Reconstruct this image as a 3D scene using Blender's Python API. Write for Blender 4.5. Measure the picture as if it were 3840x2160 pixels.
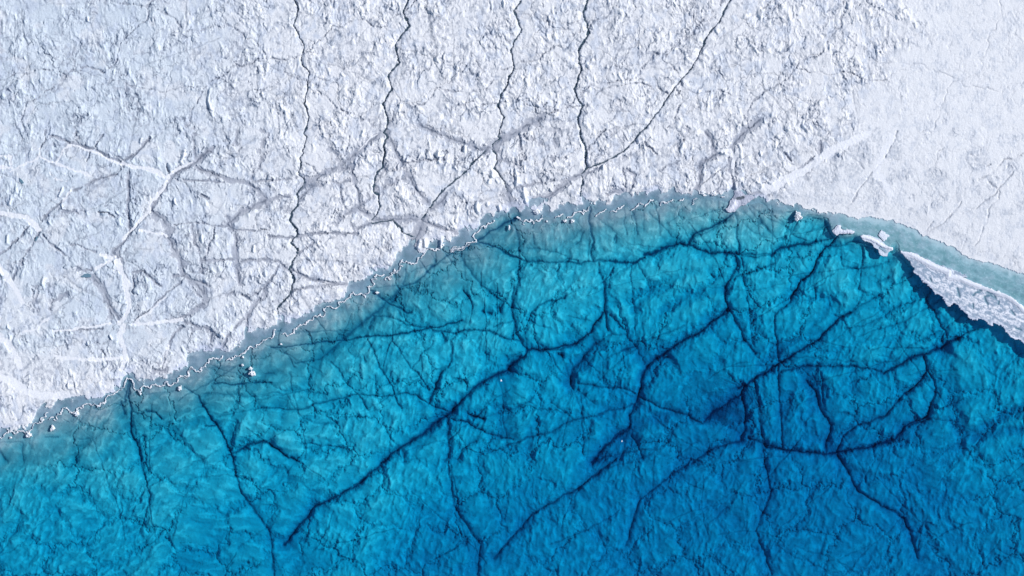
import bpy, math
import numpy as np

# ------------------------------------------------------------------ camera, light
# One metre is ten pixels of the 3840 px wide photograph; x east, y north, z up.
scene = bpy.context.scene
for o in list(bpy.data.objects):
    bpy.data.objects.remove(o, do_unlink=True)

CAM_H = 1200.0
cam_data = bpy.data.cameras.new('camera')
cam = bpy.data.objects.new('camera', cam_data)
scene.collection.objects.link(cam)
cam.location = (0.0, 0.0, CAM_H)
cam.rotation_euler = (0, 0, 0)
cam_data.sensor_width = 36.0
cam_data.lens = 36.0 * CAM_H / 384.0
cam_data.clip_start = 1.0
cam_data.clip_end = 20000.0
scene.camera = cam

SUN_EL = math.radians(40)
SUN_DIR = math.radians(17)          # direction to the sun, anticlockwise from +x
world = bpy.data.worlds.new('World')
scene.world = world
world.use_nodes = True
wn = world.node_tree.nodes
sky = wn.new('ShaderNodeTexSky')
sky.sky_type = 'NISHITA'
sky.sun_disc = False
sky.sun_elevation = SUN_EL
sky.sun_rotation = math.pi / 2 - SUN_DIR
sky.altitude = 1200
world.node_tree.links.new(sky.outputs[0], wn['Background'].inputs['Color'])
wn['Background'].inputs['Strength'].default_value = 0.12

sun_data = bpy.data.lights.new('sun', 'SUN')
sun_data.energy = 3.85
sun_data.angle = math.radians(0.5)
sun_data.color = (1.0, 0.965, 0.92)
sun = bpy.data.objects.new('sun', sun_data)
scene.collection.objects.link(sun)
sun.location = (0, 0, 300)
sun.rotation_euler = (0, math.pi / 2 - SUN_EL, SUN_DIR)

scene.view_settings.view_transform = 'Standard'
scene.view_settings.look = 'None'
scene.view_settings.exposure = 0.0
scene.view_settings.gamma = 1.0
scene.cycles.max_bounces = 6
scene.cycles.diffuse_bounces = 3
scene.cycles.transparent_max_bounces = 12
scene.cycles.use_denoising = True

# ------------------------------------------------------------------ noise
F = np.float32
_rng = np.random.default_rng(7)
_ang = (_rng.random((256, 256)) * 2 * np.pi)
GX, GY = np.cos(_ang).astype(F), np.sin(_ang).astype(F)
_RND = _rng.random((256, 256)).astype(F)


def perlin(x, y, seed=0):
    x = np.asarray(x, F) + F(seed * 17.31 + 1000.0)
    y = np.asarray(y, F) + F(seed * 9.77 + 1000.0)
    xi = np.floor(x).astype(np.int32)
    yi = np.floor(y).astype(np.int32)
    fx = x - xi
    fy = y - yi
    u = fx * fx * fx * (fx * (fx * 6 - 15) + 10)
    v = fy * fy * fy * (fy * (fy * 6 - 15) + 10)
    x0, x1, y0, y1 = xi & 255, (xi + 1) & 255, yi & 255, (yi + 1) & 255
    a = GX[x0, y0] * fx + GY[x0, y0] * fy
    b = GX[x1, y0] * (fx - 1) + GY[x1, y0] * fy
    c = GX[x0, y1] * fx + GY[x0, y1] * (fy - 1)
    d = GX[x1, y1] * (fx - 1) + GY[x1, y1] * (fy - 1)
    a += (b - a) * u
    c += (d - c) * u
    return (a + (c - a) * v) * F(1.5)


def fbm(x, y, seed=0, octaves=3, gain=0.5, lac=2.07):
    r = 0
    amp = 1.0
    for k in range(octaves):
        r = r + F(amp) * perlin(x, y, seed + 3 * k)
        x, y = x * F(lac) * F(.96) + y * F(lac) * F(.28), y * F(lac) * F(.96) - x * F(lac) * F(.28)
        amp *= gain
    return r


def ss(a, b, x):
    t = np.clip((x - a) / (b - a), 0, 1)
    return t * t * (3 - 2 * t)


def worley(x, y, seed=0):
    """distance difference F2-F1 of jittered cells and a random value per cell"""
    x = np.asarray(x, F) + F(seed * 31.7 + 1000)
    y = np.asarray(y, F) + F(seed * 13.9 + 1000)
    xi = np.floor(x).astype(np.int32)
    yi = np.floor(y).astype(np.int32)
    f1 = np.full(x.shape, 9, F)
    f2 = np.full(x.shape, 9, F)
    val = np.zeros(x.shape, F)
    for i in (-1, 0, 1):
        for j in (-1, 0, 1):
            a, b = (xi + i) & 255, (yi + j) & 255
            px = xi + i + _RND[a, b]
            py = yi + j + _RND[b, (a + 91) & 255]
            d = np.hypot(px - x, py - y)
            near = d < f1
            f2 = np.where(near, f1, np.minimum(f2, d))
            val = np.where(near, _RND[(a + 37) & 255, (b + 11) & 255], val)
            f1 = np.where(near, d, f1)
    return f2 - f1, val


# ------------------------------------------------------------------ traced coordinates
K = 2.229
TILES = dict(A1=(0, 480, K), A2=(950, 480, K), A3=(1900, 480, K), A4=(2840, 480, K),
             B1=(0, 1080, K), B2=(950, 1080, K), B3=(1900, 1080, K), B4=(2840, 1080, K),
             D1=(1640, 640, 5.5725), D2=(3080, 800, 5.5725), D3=(3440, 1040, 5.5725),
             D4=(2600, 660, 5.5725), D5=(100, 1440, 5.5725), S=(0, 0, 1.0))


def pts(tile, text):
    x0, y0, k = TILES[tile]
    out = []
    for p in text.split():
        a, b = p.split(',')
        out.append(((x0 + float(a) / k - 1920) / 10.0, (1080 - (y0 + float(b) / k)) / 10.0))
    return out


def parse(block):
    """lines of 'tile width strength : x,y x,y ...'"""
    out = []
    for ln in block.strip().splitlines():
        ln = ln.split('#')[0].strip()
        if not ln:
            continue
        head, body = ln.split(':')
        t, w, s = head.split()
        out.append((float(w), float(s), pts(t, body)))
    return out


SHORE = (pts('S', '-9000,2600 -2600,2300 -1200,2020 -600,1850 -250,1690 -100,1640')
         + pts('B1', '0,1185 60,1190 150,1165 215,1160 240,1130 285,1110 300,1060 320,1000 345,985 370,990 400,1005 430,985 470,950 520,938 560,925 640,905 700,905 760,930 800,920 850,905 880,880 920,850 960,825 1010,800 1040,760 1048,720 1060,685 1085,700 1110,720 1140,770 1190,790 1205,760 1260,755 1290,765 1330,750 1400,740 1450,715 1490,685 1520,655 1560,640 1575,600 1570,560 1600,540 1640,525 1700,515 1740,525 1800,515 1840,510 1870,540 1890,530 1930,515 1990,480 2020,440 2050,400 2055,345 2075,345 2085,370 2150,350 2200,330 2229,320')
         + pts('B2', '125,345 150,320 195,310 215,270 222,240 245,240 255,270 290,280 330,250 370,235 410,235 460,220 470,190 500,185 530,150 560,125 610,115 660,105')
         + pts('A2', '680,1435 720,1420 760,1400 790,1350 770,1330 800,1310 820,1280 880,1265 950,1250 980,1215 1000,1200 970,1160 1000,1160 1040,1190 1090,1190 1120,1190 1130,1150 1170,1130 1200,1090 1215,1040 1240,1010 1280,980 1320,950 1350,925 1345,960 1360,990 1385,1015 1415,1010 1440,1000 1450,960 1500,950 1545,940 1560,995 1582,960 1590,930 1640,945 1680,930 1700,900 1740,865 1770,850 1770,810 1800,830 1850,850 1885,820 1890,770 1930,740 1990,720 2040,695 2090,690 2130,685 2150,672')
         + pts('A3', '45,672 75,665 100,680 150,650 230,603 310,575 350,582 330,600 280,630 225,660 200,690 225,715 250,722 275,700 300,650 345,630 372,660 370,692 400,690 440,650 475,645 520,612 560,640 600,662 628,645 612,575 628,560 655,585 700,622 738,642 748,603 800,610 860,615 900,590 900,560 960,560 990,550 1030,530 1060,570 1080,550 1150,545 1200,530 1280,510 1290,565 1302,520 1340,540 1360,510 1400,505 1412,535 1480,545 1560,545 1590,512 1640,552 1660,550 1700,535 1725,540 1755,540 1800,540 1850,550 1865,530 1900,512 1950,522 2000,545 2080,560 2100,580 2160,590')
         + pts('A4', '70,595 120,600 160,625 250,640 330,640 400,665 480,690 560,700 650,715 740,710 770,740 830,745 900,735 960,755 1040,765 1100,770 1180,795 1260,820 1310,850 1370,880 1430,910 1500,935 1570,970 1640,1000 1700,1040 1770,1080 1850,1110 1950,1130 2050,1160 2150,1200 2229,1225')
         + pts('S', '4000,1110 4300,1300 4900,1700 6000,2300 7000,5000 2000,7000 -9000,6000'))

# outer limit of the slush apron: open water lies south of it
APRON = (pts('S', '-9000,2750 -2600,2400 -1200,2100 -600,1900 -250,1740 -100,1690')
         + pts('B1', '10,1260 40,1222 100,1200 150,1195 200,1205 240,1200 270,1165 300,1125 345,1085 400,1075 450,1095 475,1070 480,1050 520,1030 530,1000 555,1000 580,1040 610,1045 640,1010 660,1000 690,1005 695,975 720,965 790,965 815,995 835,990 840,965 880,935 900,905 960,885 1000,850 1040,810 1050,780 1062,752 1090,765 1120,800 1135,855 1160,860 1180,830 1210,820 1245,835 1270,810 1300,800 1350,820 1375,790 1400,785 1410,815 1440,810 1490,770 1520,735 1580,730 1570,700 1590,675 1630,690 1680,700 1720,660 1740,630 1790,585 1830,600 1860,590 1890,610 1945,600 1990,570 2030,545 2080,500 2120,510 2170,475 2229,430')
         + pts('B2', '130,425 150,430 175,400 200,360 235,350 245,385 270,380 300,395 340,360 375,330 390,305 440,300 475,270 500,260 510,235 560,220 590,235 590,190 620,155 670,170 710,125 770,110 800,65')
         + pts('A2', '860,1395 905,1380 935,1415 960,1370 955,1340 990,1260 1030,1220 1085,1235 1105,1270 1150,1265 1145,1215 1180,1190 1200,1215 1225,1180 1225,1130 1245,1105 1260,1125 1320,1140 1370,1120 1375,1095 1420,1065 1440,1030 1490,1010 1550,1020 1610,985 1645,1010 1660,1035 1700,1010 1770,990 1820,960 1865,955 1850,920 1835,905 1860,880 1890,855 1940,840 1980,800 2010,770 2060,735 2130,712 2195,715')
         + pts('A3', '75,700 88,745 110,770 150,785 200,765 260,780 300,755 330,740 380,755 410,750 430,735 470,720 505,745 560,720 620,700 645,720 680,685 700,640 725,650 745,730 770,715 830,680 870,700 920,695 960,670 985,650 1010,665 1050,685 1090,655 1140,640 1165,650 1190,625 1225,600 1260,620 1290,650 1340,630 1390,600 1450,605 1480,590 1520,600 1555,630 1590,592 1650,590 1720,600 1790,610 1850,625 1900,650 1990,648 2060,635 2120,622')
         + pts('A4', '60,640 100,668 160,690 240,680 310,682 370,720 440,708 530,728 570,742 600,768 622,800 635,850 660,885 740,892 810,882 850,862 870,880 885,930 960,960 1040,1000 1110,1000 1130,950 1165,935 1182,975 1185,1030 1250,1075 1400,1200 1600,1330 1800,1449')
         + pts('B4', '1850,210 1950,250 2100,350 2229,440')
         + pts('S', '4000,1400 4300,1600 4900,2000 6000,2800 6800,5000 2000,6800 -9000,5800'))

# ---- lake bed: fractures (narrow, dark with silt) and troughs (soft relief, bed colour darkened along them)
LAKE_CRACKS = parse('''
A3 .5 .8: 0,1040 60,1070 120,1105 250,1118 420,1125 520,1125 620,1138 680,1115 740,1105 860,1110
A3 .7 1: 860,1110 960,1130 1040,1130 1120,1105 1150,1090
A3 1.0 1.3: 1150,1062 1210,1055 1260,1035 1350,990 1440,970 1520,975
A3 .8 1: 1000,1133 1060,1130 1130,1105
A3 .7 1: 1520,975 1590,1020 1700,1040 1800,1045 1930,1055
A3 .4 .7: 1930,1055 2060,1060 2130,1060 2229,1050
A3 .4 .7: 1960,1065 2040,1080 2095,1083 2229,1052
A4 .85 1.2: 130,1055 180,1015 250,995 340,975 440,972 500,955
A4 .5 .9: 500,955 600,925 640,918
A4 .45 1.3: 670,890 640,940 610,990 580,985 550,1040 510,1110 470,1190 430,1240 370,1280 340,1350 290,1430
A4 .45 1.3: 575,985 620,985
A4 .35 1: 680,888 800,888
B4 .4 .8: 350,0 270,130 230,160 150,220 160,400 175,530 190,620 190,860 210,1060 225,1330 230,1380
A4 .4 .7: 600,1000 700,985 780,955 840,945 900,960 960,980 1000,1040
A4 .25 .5: 30,620 150,740 260,840 330,910 440,945
A4 .3 .6: 0,760 60,800 130,890 190,940
A4 .3 .6: 115,650 125,800 125,1000 150,1100 150,1250
A4 .3 .5: 10,650 20,740 10,860 20,940
A4 .3 .6: 340,770 310,850 260,950
A4 .35 .8: 550,740 575,800 600,860 630,920
A4 .25 .5: 410,870 500,840 590,810
A4 .3 .5: 370,720 530,730 600,780
A4 .25 .5: 520,930 560,850 600,790
A4 .5 .5: 700,1080 720,1160 880,1180 1000,1150 1100,1120
A4 .5 .5: 880,1000 890,1080 870,1250 860,1350
A4 .4 .5: 1000,1290 1100,1250
A4 .3 .4: 330,1040 380,1120 420,1180
A4 .4 .5: 860,985 940,1000 1000,1010
A3 .6 .7: 40,790 90,860 105,940 100,1100 100,1250 70,1400 60,1449
B3 .6 .8: 60,0 45,170 60,300 80,380 120,450 170,515
A3 .7 .9: 700,660 690,760 710,870 725,950 710,1040 720,1110
A3 .6 .4: 690,850 690,1000 690,1060
A3 .6 .7: 770,1120 780,1200 820,1290 810,1449
A3 .6 .7: 900,1160 850,1230 810,1290
A3 .45 .8: 1910,700 1925,800 1935,950 1945,1050
A3 .4 .5: 1945,1060 1975,1130 1990,1250 2015,1400 2020,1449
A3 .6 .9: 1915,1060 1930,1150 1900,1230 1850,1300 1840,1400 1835,1449
A3 .6 .6: 2229,1130 2150,1170 2050,1200 1960,1230 1900,1270
A3 .8 1.1: 1900,710 1800,780 1700,830 1600,870 1560,890 1535,950 1525,975
A3 .6 .6: 1850,770 1750,830 1620,890 1560,905
A3 .4 .6: 985,650 985,780 1000,890
A3 .4 .7: 1070,700 1095,860 1100,890
A3 .3 .4: 1140,700 1140,880
A3 .35 .6: 1190,710 1290,800 1390,915
A3 .3 .5: 1340,800 1450,720 1520,630
A3 .3 .4: 1360,610 1420,690 1500,770
A3 .35 .5: 1100,1150 1170,1250 1190,1350
A3 .35 .5: 1040,1150 1050,1350
A3 .4 .8: 430,1130 440,1170 420,1200
A3 .35 .9: 210,770 220,830
A3 .3 .6: 430,1140 500,1100 580,1095 600,1110
A3 .35 .7: 640,860 610,940 580,970
A3 .3 .6: 170,1000 300,1020 400,1030 500,1070
A3 .3 .6: 220,870 230,970
A3 .35 .6: 2020,650 2100,780 2200,870 2229,890
A3 .3 .5: 1950,690 2000,720 2140,850 2150,920
A3 .25 .5: 2229,920 2130,910 2030,850 1970,790
A3 .5 .9: 2100,740 2130,790 2190,850
A3 .5 .9: 900,930 920,900 915,960
A3 .4 1: 1710,1220 1730,1240
B3 .6 1.1: 170,515 250,518 350,520 450,495 550,475 640,425 700,370 740,300 810,205
B3 .5 .7: 350,520 450,520 560,480
B3 .6 .8: 820,0 820,130 830,250 850,350
B3 .4 .8: 860,230 930,290 980,350
B3 .8 1.1: 1840,0 1835,80 1860,180 1790,230 1720,280 1640,360 1540,410 1430,470 1330,540 1250,600 1180,660 1140,740 1130,840 1100,905
B3 .6 .8: 1280,570 1320,580 1350,582
B3 .9 1: 1100,905 1080,980 1040,1070 1040,1170 980,1220 900,1270 830,1330 770,1400 720,1470
B3 .7 .8: 1000,1190 930,1230 900,1270
B3 .6 .8: 1870,190 1920,270 1960,350 2000,440 2060,520 2090,555
B3 .4 .6: 2010,80 2040,200 2050,350 2060,440
B3 .45 .8: 1110,905 1180,940 1250,985 1350,1020 1450,1055 1540,1080 1590,1110 1650,1140
B3 .4 .7: 1080,890 1000,850 900,840 800,835 700,815 600,800
B3 .45 .7: 1070,980 950,1010 850,1030 750,1075 650,1090 560,1120 450,1160 380,1205 250,1235 180,1255 80,1300 0,1325
B3 .75 1: 2229,685 2150,735 2080,765 2010,810 1940,840
B3 .7 .8: 1980,900 1900,940 1820,990 1740,1050 1660,1130
B3 .7 .9: 2010,800 1970,900
B3 .7 .8: 1980,920 2010,1000 2000,1200 1970,1290 1870,1310 1780,1340 1700,1380 1620,1420 1560,1480
B3 .5 .6: 2080,780 2110,900 2120,1050 2140,1200 2150,1300 2160,1440
B3 .7 .7: 740,470 680,540 620,620 550,690 530,760 540,810
B3 .8 1: 0,720 20,660 80,620 150,570 170,520
B3 .3 .5: 0,610 60,560 130,530
B3 .4 .5: 740,470 810,430 880,390 990,390 1070,480 1140,580 1150,640
B3 .3 .4: 370,560 400,640 460,700 520,760
B3 .3 .4: 740,480 800,600 810,780
B3 .25 .3: 600,860 700,940 740,980
B3 .4 .4: 620,900 630,1080 640,1300 630,1380
B3 .25 .4: 370,960 470,1030 560,1110
B3 .4 .5: 230,900 180,960 100,1000 0,1030
B3 .5 .6: 1050,1240 1100,1330 1140,1440
B3 .35 .5: 1050,0 1060,150 1080,300 1080,400
B3 .4 .8: 180,270 210,210 260,140 340,120 480,90
B3 .3 .3: 200,280 280,320 350,340
B3 .25 .3: 500,230 700,280
B3 .6 .7: 2040,1270 2150,1310 2229,1335
B3 .3 .3: 1700,1120 1850,1150 1960,1230
B3 .6 1: 440,565 470,570
B4 .6 1.1: 0,755 100,700 200,635 300,565 400,500 480,460 570,380 640,310 700,255 790,210
B4 .4 .6: 790,210 860,150 950,100 1030,60
B4 .5 .5: 800,200 850,120 880,60
B4 .5 .8: 190,705 300,685 450,655 600,655 750,660 850,665 950,685 1075,712
B4 .7 1.1: 1075,712 1170,660 1280,605 1380,560 1450,540 1560,505
B4 .9 1.2: 1560,505 1600,465 1700,415
B4 .5 .8: 1700,415 1780,360 1850,340
B4 .55 1: 1390,560 1420,620 1435,680 1415,740 1340,820 1250,900
B4 .5 .8: 1250,900 1160,970 1110,1040 1090,1070 980,1110 870,1150 780,1210 720,1280 690,1370 640,1400
B4 .5 .9: 1440,700 1490,770 1505,840 1490,920 1460,1010 1450,1100
B4 .9 1.1: 1460,1010 1440,1080 1350,1120 1250,1160 1210,1230 1180,1270 1080,1300 1000,1330 900,1355 800,1365 650,1390
B4 .6 .9: 1460,1100 1380,1130 1280,1160
B4 .7 1: 75,1335 200,1350 320,1370 430,1385 600,1400 700,1380
B4 .35 .6: 1450,1030 1560,1000 1650,975 1740,940
B4 .4 .5: 1500,1110 1650,1110
B4 .5 .5: 0,870 20,970 40,1100 50,1300 60,1440
B4 .5 .5: 540,700 550,800 560,950
B4 .6 .8: 430,780 470,830 500,880 520,960 560,1050 600,1120 630,1160 620,1230 590,1310 600,1380
B4 .5 .8: 1430,60 1450,120 1490,190 1530,270 1580,350 1600,420
B4 .3 .6: 1400,40 1430,90 1460,140
B4 .35 .5: 1400,80 1250,130 1100,210 1000,270 870,320 740,350
B4 .35 .5: 1550,80 1480,150 1350,210 1250,270 1140,320 1000,360 850,410
B4 .35 .5: 1730,230 1650,290 1570,350 1500,390 1350,440 1260,500 1190,590
B4 .4 .8: 1580,370 1560,430 1590,510
B4 .3 .4: 960,700 950,750 860,780 780,810
B4 .4 .4: 1100,1310 1150,1370 1210,1430
B4 .25 .4: 2229,550 2130,630 2030,700
B4 .25 .4: 1900,660 2000,740 2070,790
B4 .3 .4: 500,70 430,110 380,110
B4 .3 .4: 1400,900 1440,970
B4 .3 .4: 0,580 100,650
B4 .35 .8: 500,0 490,90
B4 .3 .4: 1190,590 1250,520
B2 .35 1: 0,800 140,795
B2 .35 1: 150,500 330,485 480,465 650,447 800,430 950,405 1100,400 1200,390 1330,370 1440,340 1520,330 1620,305 1740,280
B2 .35 .8: 1000,240 1100,235 1200,260 1280,315 1400,325 1480,340 1600,375 1690,385
B2 .45 1: 1690,385 1760,350
B2 .35 .9: 1760,350 1850,345 1920,355 2000,380 2100,420 2229,450
B2 .6 .7: 1500,350 1560,360 1600,440
B2 .8 .8: 1570,700 1550,760 1520,830 1490,890 1460,965
B2 .6 .5: 1700,390 1650,440 1650,600 1630,650 1570,700
B2 .5 1: 1000,40 1060,70 1120,120 1200,160 1260,190 1310,205
A2 .4 1: 980,1360 1050,1390 1110,1449
B2 1.0 .7: 1240,0 1150,80 1060,170 950,260 880,310 780,400 700,470 640,540 560,600
B2 .6 .8: 1240,0 1190,70 1160,110
B2 .8 .8: 990,230 1010,250 980,290 970,340
B2 .5 .6: 225,340 205,400 205,450 240,510 290,570 340,660
B2 .3 .8: 350,625 450,615 560,600
B2 .3 .8: 95,715 160,712
B2 .2 .5: 0,900 160,880 270,890
B2 .3 .9: 0,1020 100,1010 200,1005 340,1020 460,1000 500,970 620,950 740,930 780,910 870,900 1000,900 1150,910 1270,885 1370,910 1460,965 1530,1000 1640,1045
B2 .2 .4: 270,890 340,1010 450,1140
B2 .5 .4: 420,1100 500,1130 580,1140 680,1138
B2 .35 .7: 640,620 700,680 770,780 870,900 960,1020
B2 .35 .8: 950,420 1000,520 1050,660 1080,700 1150,830 1200,960 1240,1010
B2 .3 .6: 1160,290 1150,440 1210,500 1260,590 1320,670 1400,760 1460,850
B2 .4 .6: 560,430 560,520 600,580
B2 .25 .5: 410,320 470,400 530,460
B2 .25 .4: 690,280 700,360 730,400
B2 .3 .6: 1320,670 1400,560 1500,450
B2 .3 .4: 1120,830 1200,780 1300,760 1500,700 1700,650
B2 .4 .5: 1010,740 1020,860
B2 .4 .4: 1150,430 1120,520 1080,660
B2 .3 .6: 770,1360 650,1330 380,1300
B2 1.0 1.1: 1060,1480 1110,1430 1180,1370 1270,1310 1370,1250 1450,1190 1550,1110 1640,1050 1720,970 1800,880 1890,800 1970,760 2050,720 2120,700 2160,640 2229,590
B2 .4 .8: 1800,880 1900,810 2000,750 2080,700
B2 .5 1: 0,1300 80,1285 150,1320 230,1380 290,1420 360,1450
B1 .5 .9: 1900,1400 1960,1380 2060,1310 2150,1290 2229,1300
B2 .9 .7: 1640,1060 1620,1150 1630,1280 1640,1360 1600,1460
B2 .4 .9: 1650,1100 1780,1130 1870,1180 1960,1215 2060,1250 2160,1270
B2 .4 1: 1800,1070 1870,1080 1930,1095
B2 .3 .5: 2229,1290 2100,1340 2000,1370 1880,1400
B2 .25 .4: 2229,990 2100,1040 1940,1080
B2 .5 .6: 1700,1440 1750,1360 1800,1300 1860,1290
B2 .6 .7: 2180,0 2165,170 2180,280 2170,430
B2 .3 .7: 2000,330 2070,300 2170,270
B2 .3 .6: 1750,30 1800,70 1830,150 1800,290
B2 .3 .4: 740,1085 850,1085 940,1075
B2 .35 .5: 1110,1210 1160,1280 1210,1320
B2 .3 .6: 500,1010 510,1090
B2 .35 .8: 1700,750 1760,770 1790,820 1780,850
B2 .6 .6: 1250,1460 1250,1370 1220,1340
B2 .3 .4: 1250,1370 1400,1320 1600,1270
B2 .5 1: 1920,190 1930,200
B2 .5 1: 1960,205 1980,210
B2 .5 .8: 2040,160 2060,200
B2 .6 .7: 1200,180 1240,240
B2 .3 .8: 930,580 935,620
B2 .3 .8: 1940,540 1945,560
B2 .4 .9: 770,915 750,950
A2 .45 1.1: 1860,930 1920,960 2000,990 2080,1030 2160,1070 2229,1095
A2 1.2 1.1: 2215,735 2190,760 2130,785 2040,835
A2 .6 1: 2040,835 1960,880 1880,930
A2 .4 .9: 1880,930 1800,980 1700,1030 1600,1080 1530,1130
A2 .35 .8: 1900,955 1800,1000 1700,1030
A2 .6 .8: 1530,1130 1460,1190 1420,1240 1350,1300 1240,1330 1190,1400 1170,1449
A2 .4 .6: 2160,790 2200,850 2229,900
A2 .35 .7: 1480,1040 1520,1120
A2 .6 .6: 1730,1040 1760,1130 1870,1270 1960,1360 2060,1440
A2 .4 .7: 1270,1180 1250,1310
A2 .25 .6: 1000,1340 1240,1320
A2 .25 .6: 1320,1200 1520,1130 1720,1110 1870,1090
A2 .2 .4: 1780,1420 1960,1300 2229,1150
A2 .4 1: 1750,1360 1800,1410
B1 .8 .8: 1075,760 1060,850 1045,950
B1 .5 1: 1075,800 1078,900 1090,1020 1080,1200 1120,1270 1150,1350 1165,1460
B1 .6 .9: 1010,940 1040,1060
B1 .45 .9: 1540,830 1650,900
B1 .5 1: 1650,900 1670,950 1750,1080 1820,1170 1870,1270 1920,1380 1940,1460
B1 .3 1: 1790,805 2000,800 2229,795
B1 .2 .6: 1700,880 1900,890 2050,910 2229,900
B1 .2 .6: 1800,1080 1950,1050 2100,1020 2229,1005
B1 .35 .9: 1110,1035 1190,1055
B1 .4 1: 1220,1030 1300,1040 1345,1105
B1 .2 .5: 1770,670 1850,660 1950,665
B1 .2 .6: 1890,870 1980,960 2040,1000
B1 .4 .9: 1710,1160 1790,1150
B1 .2 .6: 0,1290 180,1290 185,1440
B1 .25 .7: 370,1250 480,1250
B1 .5 .7: 0,1370 40,1430
B1 .25 .5: 1220,890 1500,860
D5 .2 .6: 1100,1150 1300,1135
S .6 .8: 2310,1725 2180,1830 2000,1930 1850,2100
S .9 1: 1425,1745 1330,1830 1180,1900 1060,2050
S .6 .8: 3150,1710 3230,1850 3400,1950 3450,2100
S .5 .6: 870,1735 900,1850 1010,2000 1020,2160
S .4 .6: 522,1735 560,1860 520,2000
S .6 .7: 2600,1730 2400,1880 2350,2050
S .5 .6: 1680,1735 1700,1900 1800,2050 1790,2160
S .5 .7: 2869,1730 2900,1850 2840,2000 2900,2160
''')

LAKE_TROUGHS = parse('''
A3 1.6 .5: 1040,1440 1150,1360 1300,1280 1450,1230 1580,1200
A3 1.2 .4: 1500,1449 1700,1370 1830,1330
A3 1.4 .5: 1545,890 1450,930 1300,930
B3 1.2 .5: 1060,170 1150,90 1250,30 1350,0
B3 1.3 .6: 1300,185 1400,130 1500,80 1640,30
B3 1.2 .5: 1270,590 1360,590 1430,660
B3 1.6 .6: 200,1449 180,1340 190,1250 200,1180 250,1130
B3 1.6 .5: 1100,1170 1200,1110 1400,1050
B3 2.2 .7: 740,470 640,600 540,700 530,800
B3 3 .6: 1140,560 1180,640 1250,600
B3 2.5 .6: 1700,1120 1850,1010 1980,900
B3 2.5 .5: 1980,900 1900,1180 1960,1260
B3 2.5 .6: 800,1440 950,1330 1050,1240
B3 1.5 .5: 2130,640 2170,600 2229,560
B4 2.2 .5: 1580,510 1590,600 1620,750 1640,900 1650,970
B4 2.2 .5: 1650,970 1690,1080 1720,1250 1730,1350
B4 1.6 .8: 2229,1020 2120,1060 2000,1120 1900,1180 1760,1240
B4 1.6 .8: 2229,1195 2060,1215 1920,1240 1750,1250
B4 1.4 .5: 190,540 280,460 360,430
B4 1.4 .5: 560,80 620,110 560,220 480,310 440,380
B4 1.5 .5: 300,840 260,950 240,1050
B4 3 .7: 430,690 450,760 500,830 520,940
B4 3 .5: 540,1250 600,1320 650,1390
B2 2.6 .7: 1240,0 1150,80 1060,170 950,260 880,310 780,400 700,470 640,540 560,600 500,680
B2 2.4 .6: 500,680 440,790 380,860 270,890 200,980
B2 2.0 .8: 150,520 100,600 80,680 120,720 200,750
B2 1.4 .5: 150,1330 130,1250 150,1200 210,1150 230,1060 200,980
B2 1.6 .5: 1340,1180 1370,1070 1400,1010
B2 2.6 .8: 2100,1180 2070,1000 2100,800 2160,640
B2 3 .6: 1640,1050 1550,1110 1450,1190
B1 1.3 .7: 610,1440 610,1370 680,1320 720,1270
B1 2.0 .8: 1720,900 1740,820 1770,740 1790,690
B1 2.0 .8: 2200,720 2200,620 2225,540
B1 2.2 .7: 980,980 1000,1070 1040,1150
B1 1.2 .6: 1920,1290 1900,1220 1960,1120
B1 1.4 .5: 20,1420 150,1330 260,1240 330,1150
B1 1.6 .5: 1290,1380 1400,1260 1500,1180 1640,1120
B1 1.4 .5: 850,1420 960,1300 1000,1200
D5 1.3 .7: 960,1420 1060,1360 1150,1230 1220,1130
A2 3.0 .8: 2190,770 2060,850 1900,940 1760,1020
''')

# ---- glacier surface
STREAMS = [('narrow dark meltwater stream winding down to the grey slush, farthest left of the four long streams',
            parse('''A2 .32 1: 300,-1150 380,-1000 340,-860 420,-700 400,-560 470,-450 450,-330 430,-200 470,-100 440,15 425,50 450,90 430,150 415,190 420,215 395,260 405,310 385,360 385,395 420,430 430,460
A2 .48 1: 430,460 365,545 385,600 375,650 330,700 310,770 320,800 365,850 370,890 330,925 320,960 370,1020 360,1060 330,1110 310,1190 340,1270 320,1350 290,1410 250,1449
B2 .5 1: 260,105 230,130 205,170 212,210 225,245''')),
           ('dark meltwater stream winding through white ice, ending in a hooked turn at a grey groove',
            parse('''A2 .5 1: 1330,-1150 1250,-980 1300,-850 1180,-700 1220,-540 1130,-450 1160,-330 1080,-200 1130,-90 1110,15 1095,40 1120,80 1090,150 1100,210 1080,280 1085,325 1040,370 1010,450 1000,520 1050,570 1065,650 1045,710 990,765''')),
           ('short dark meltwater stream curving down into the grey shore groove',
            parse('''A2 .38 1: 990,795 1080,785 1170,775 1220,830 1250,880 1290,892 1350,900''')),
           ('dark meltwater stream beside a grey band, joining the lake at a deep blue notch',
            parse('''A2 .42 1: 2300,-1150 2180,-980 2240,-820 2150,-650 2180,-500 2100,-330 2040,-200 2090,-90 2060,15 2050,70 2070,95 2000,140 1995,180 2030,220 2040,270 2015,330 2060,390 2100,450 2120,530''')),
           ('straight double-banked meltwater channel running diagonally down to the left',
            parse('''A2 .4 1: 1930,200 1870,260 1800,340 1750,390 1690,440 1570,530 1530,590 1480,650 1440,720 1410,770''')),
           ('widest dark meltwater stream running straight down into the turquoise shallows',
            parse('''A3 .5 1: 700,-1150 640,-960 690,-800 600,-640 620,-480 560,-330 640,-180 590,-80 615,15 620,80 650,140 665,200 655,260 670,330 650,360 625,395 630,450 620,560''')),
           ('curved meltwater tributary that joins the widest stream from the upper right',
            parse('''A3 .42 1: 1900,-1150 1780,-900 1650,-720 1580,-540 1400,-330 1300,-180 1210,-60 1140,15 1080,80 1020,150 970,200 890,245 800,295 730,320 670,330''')),
           ]

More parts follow.
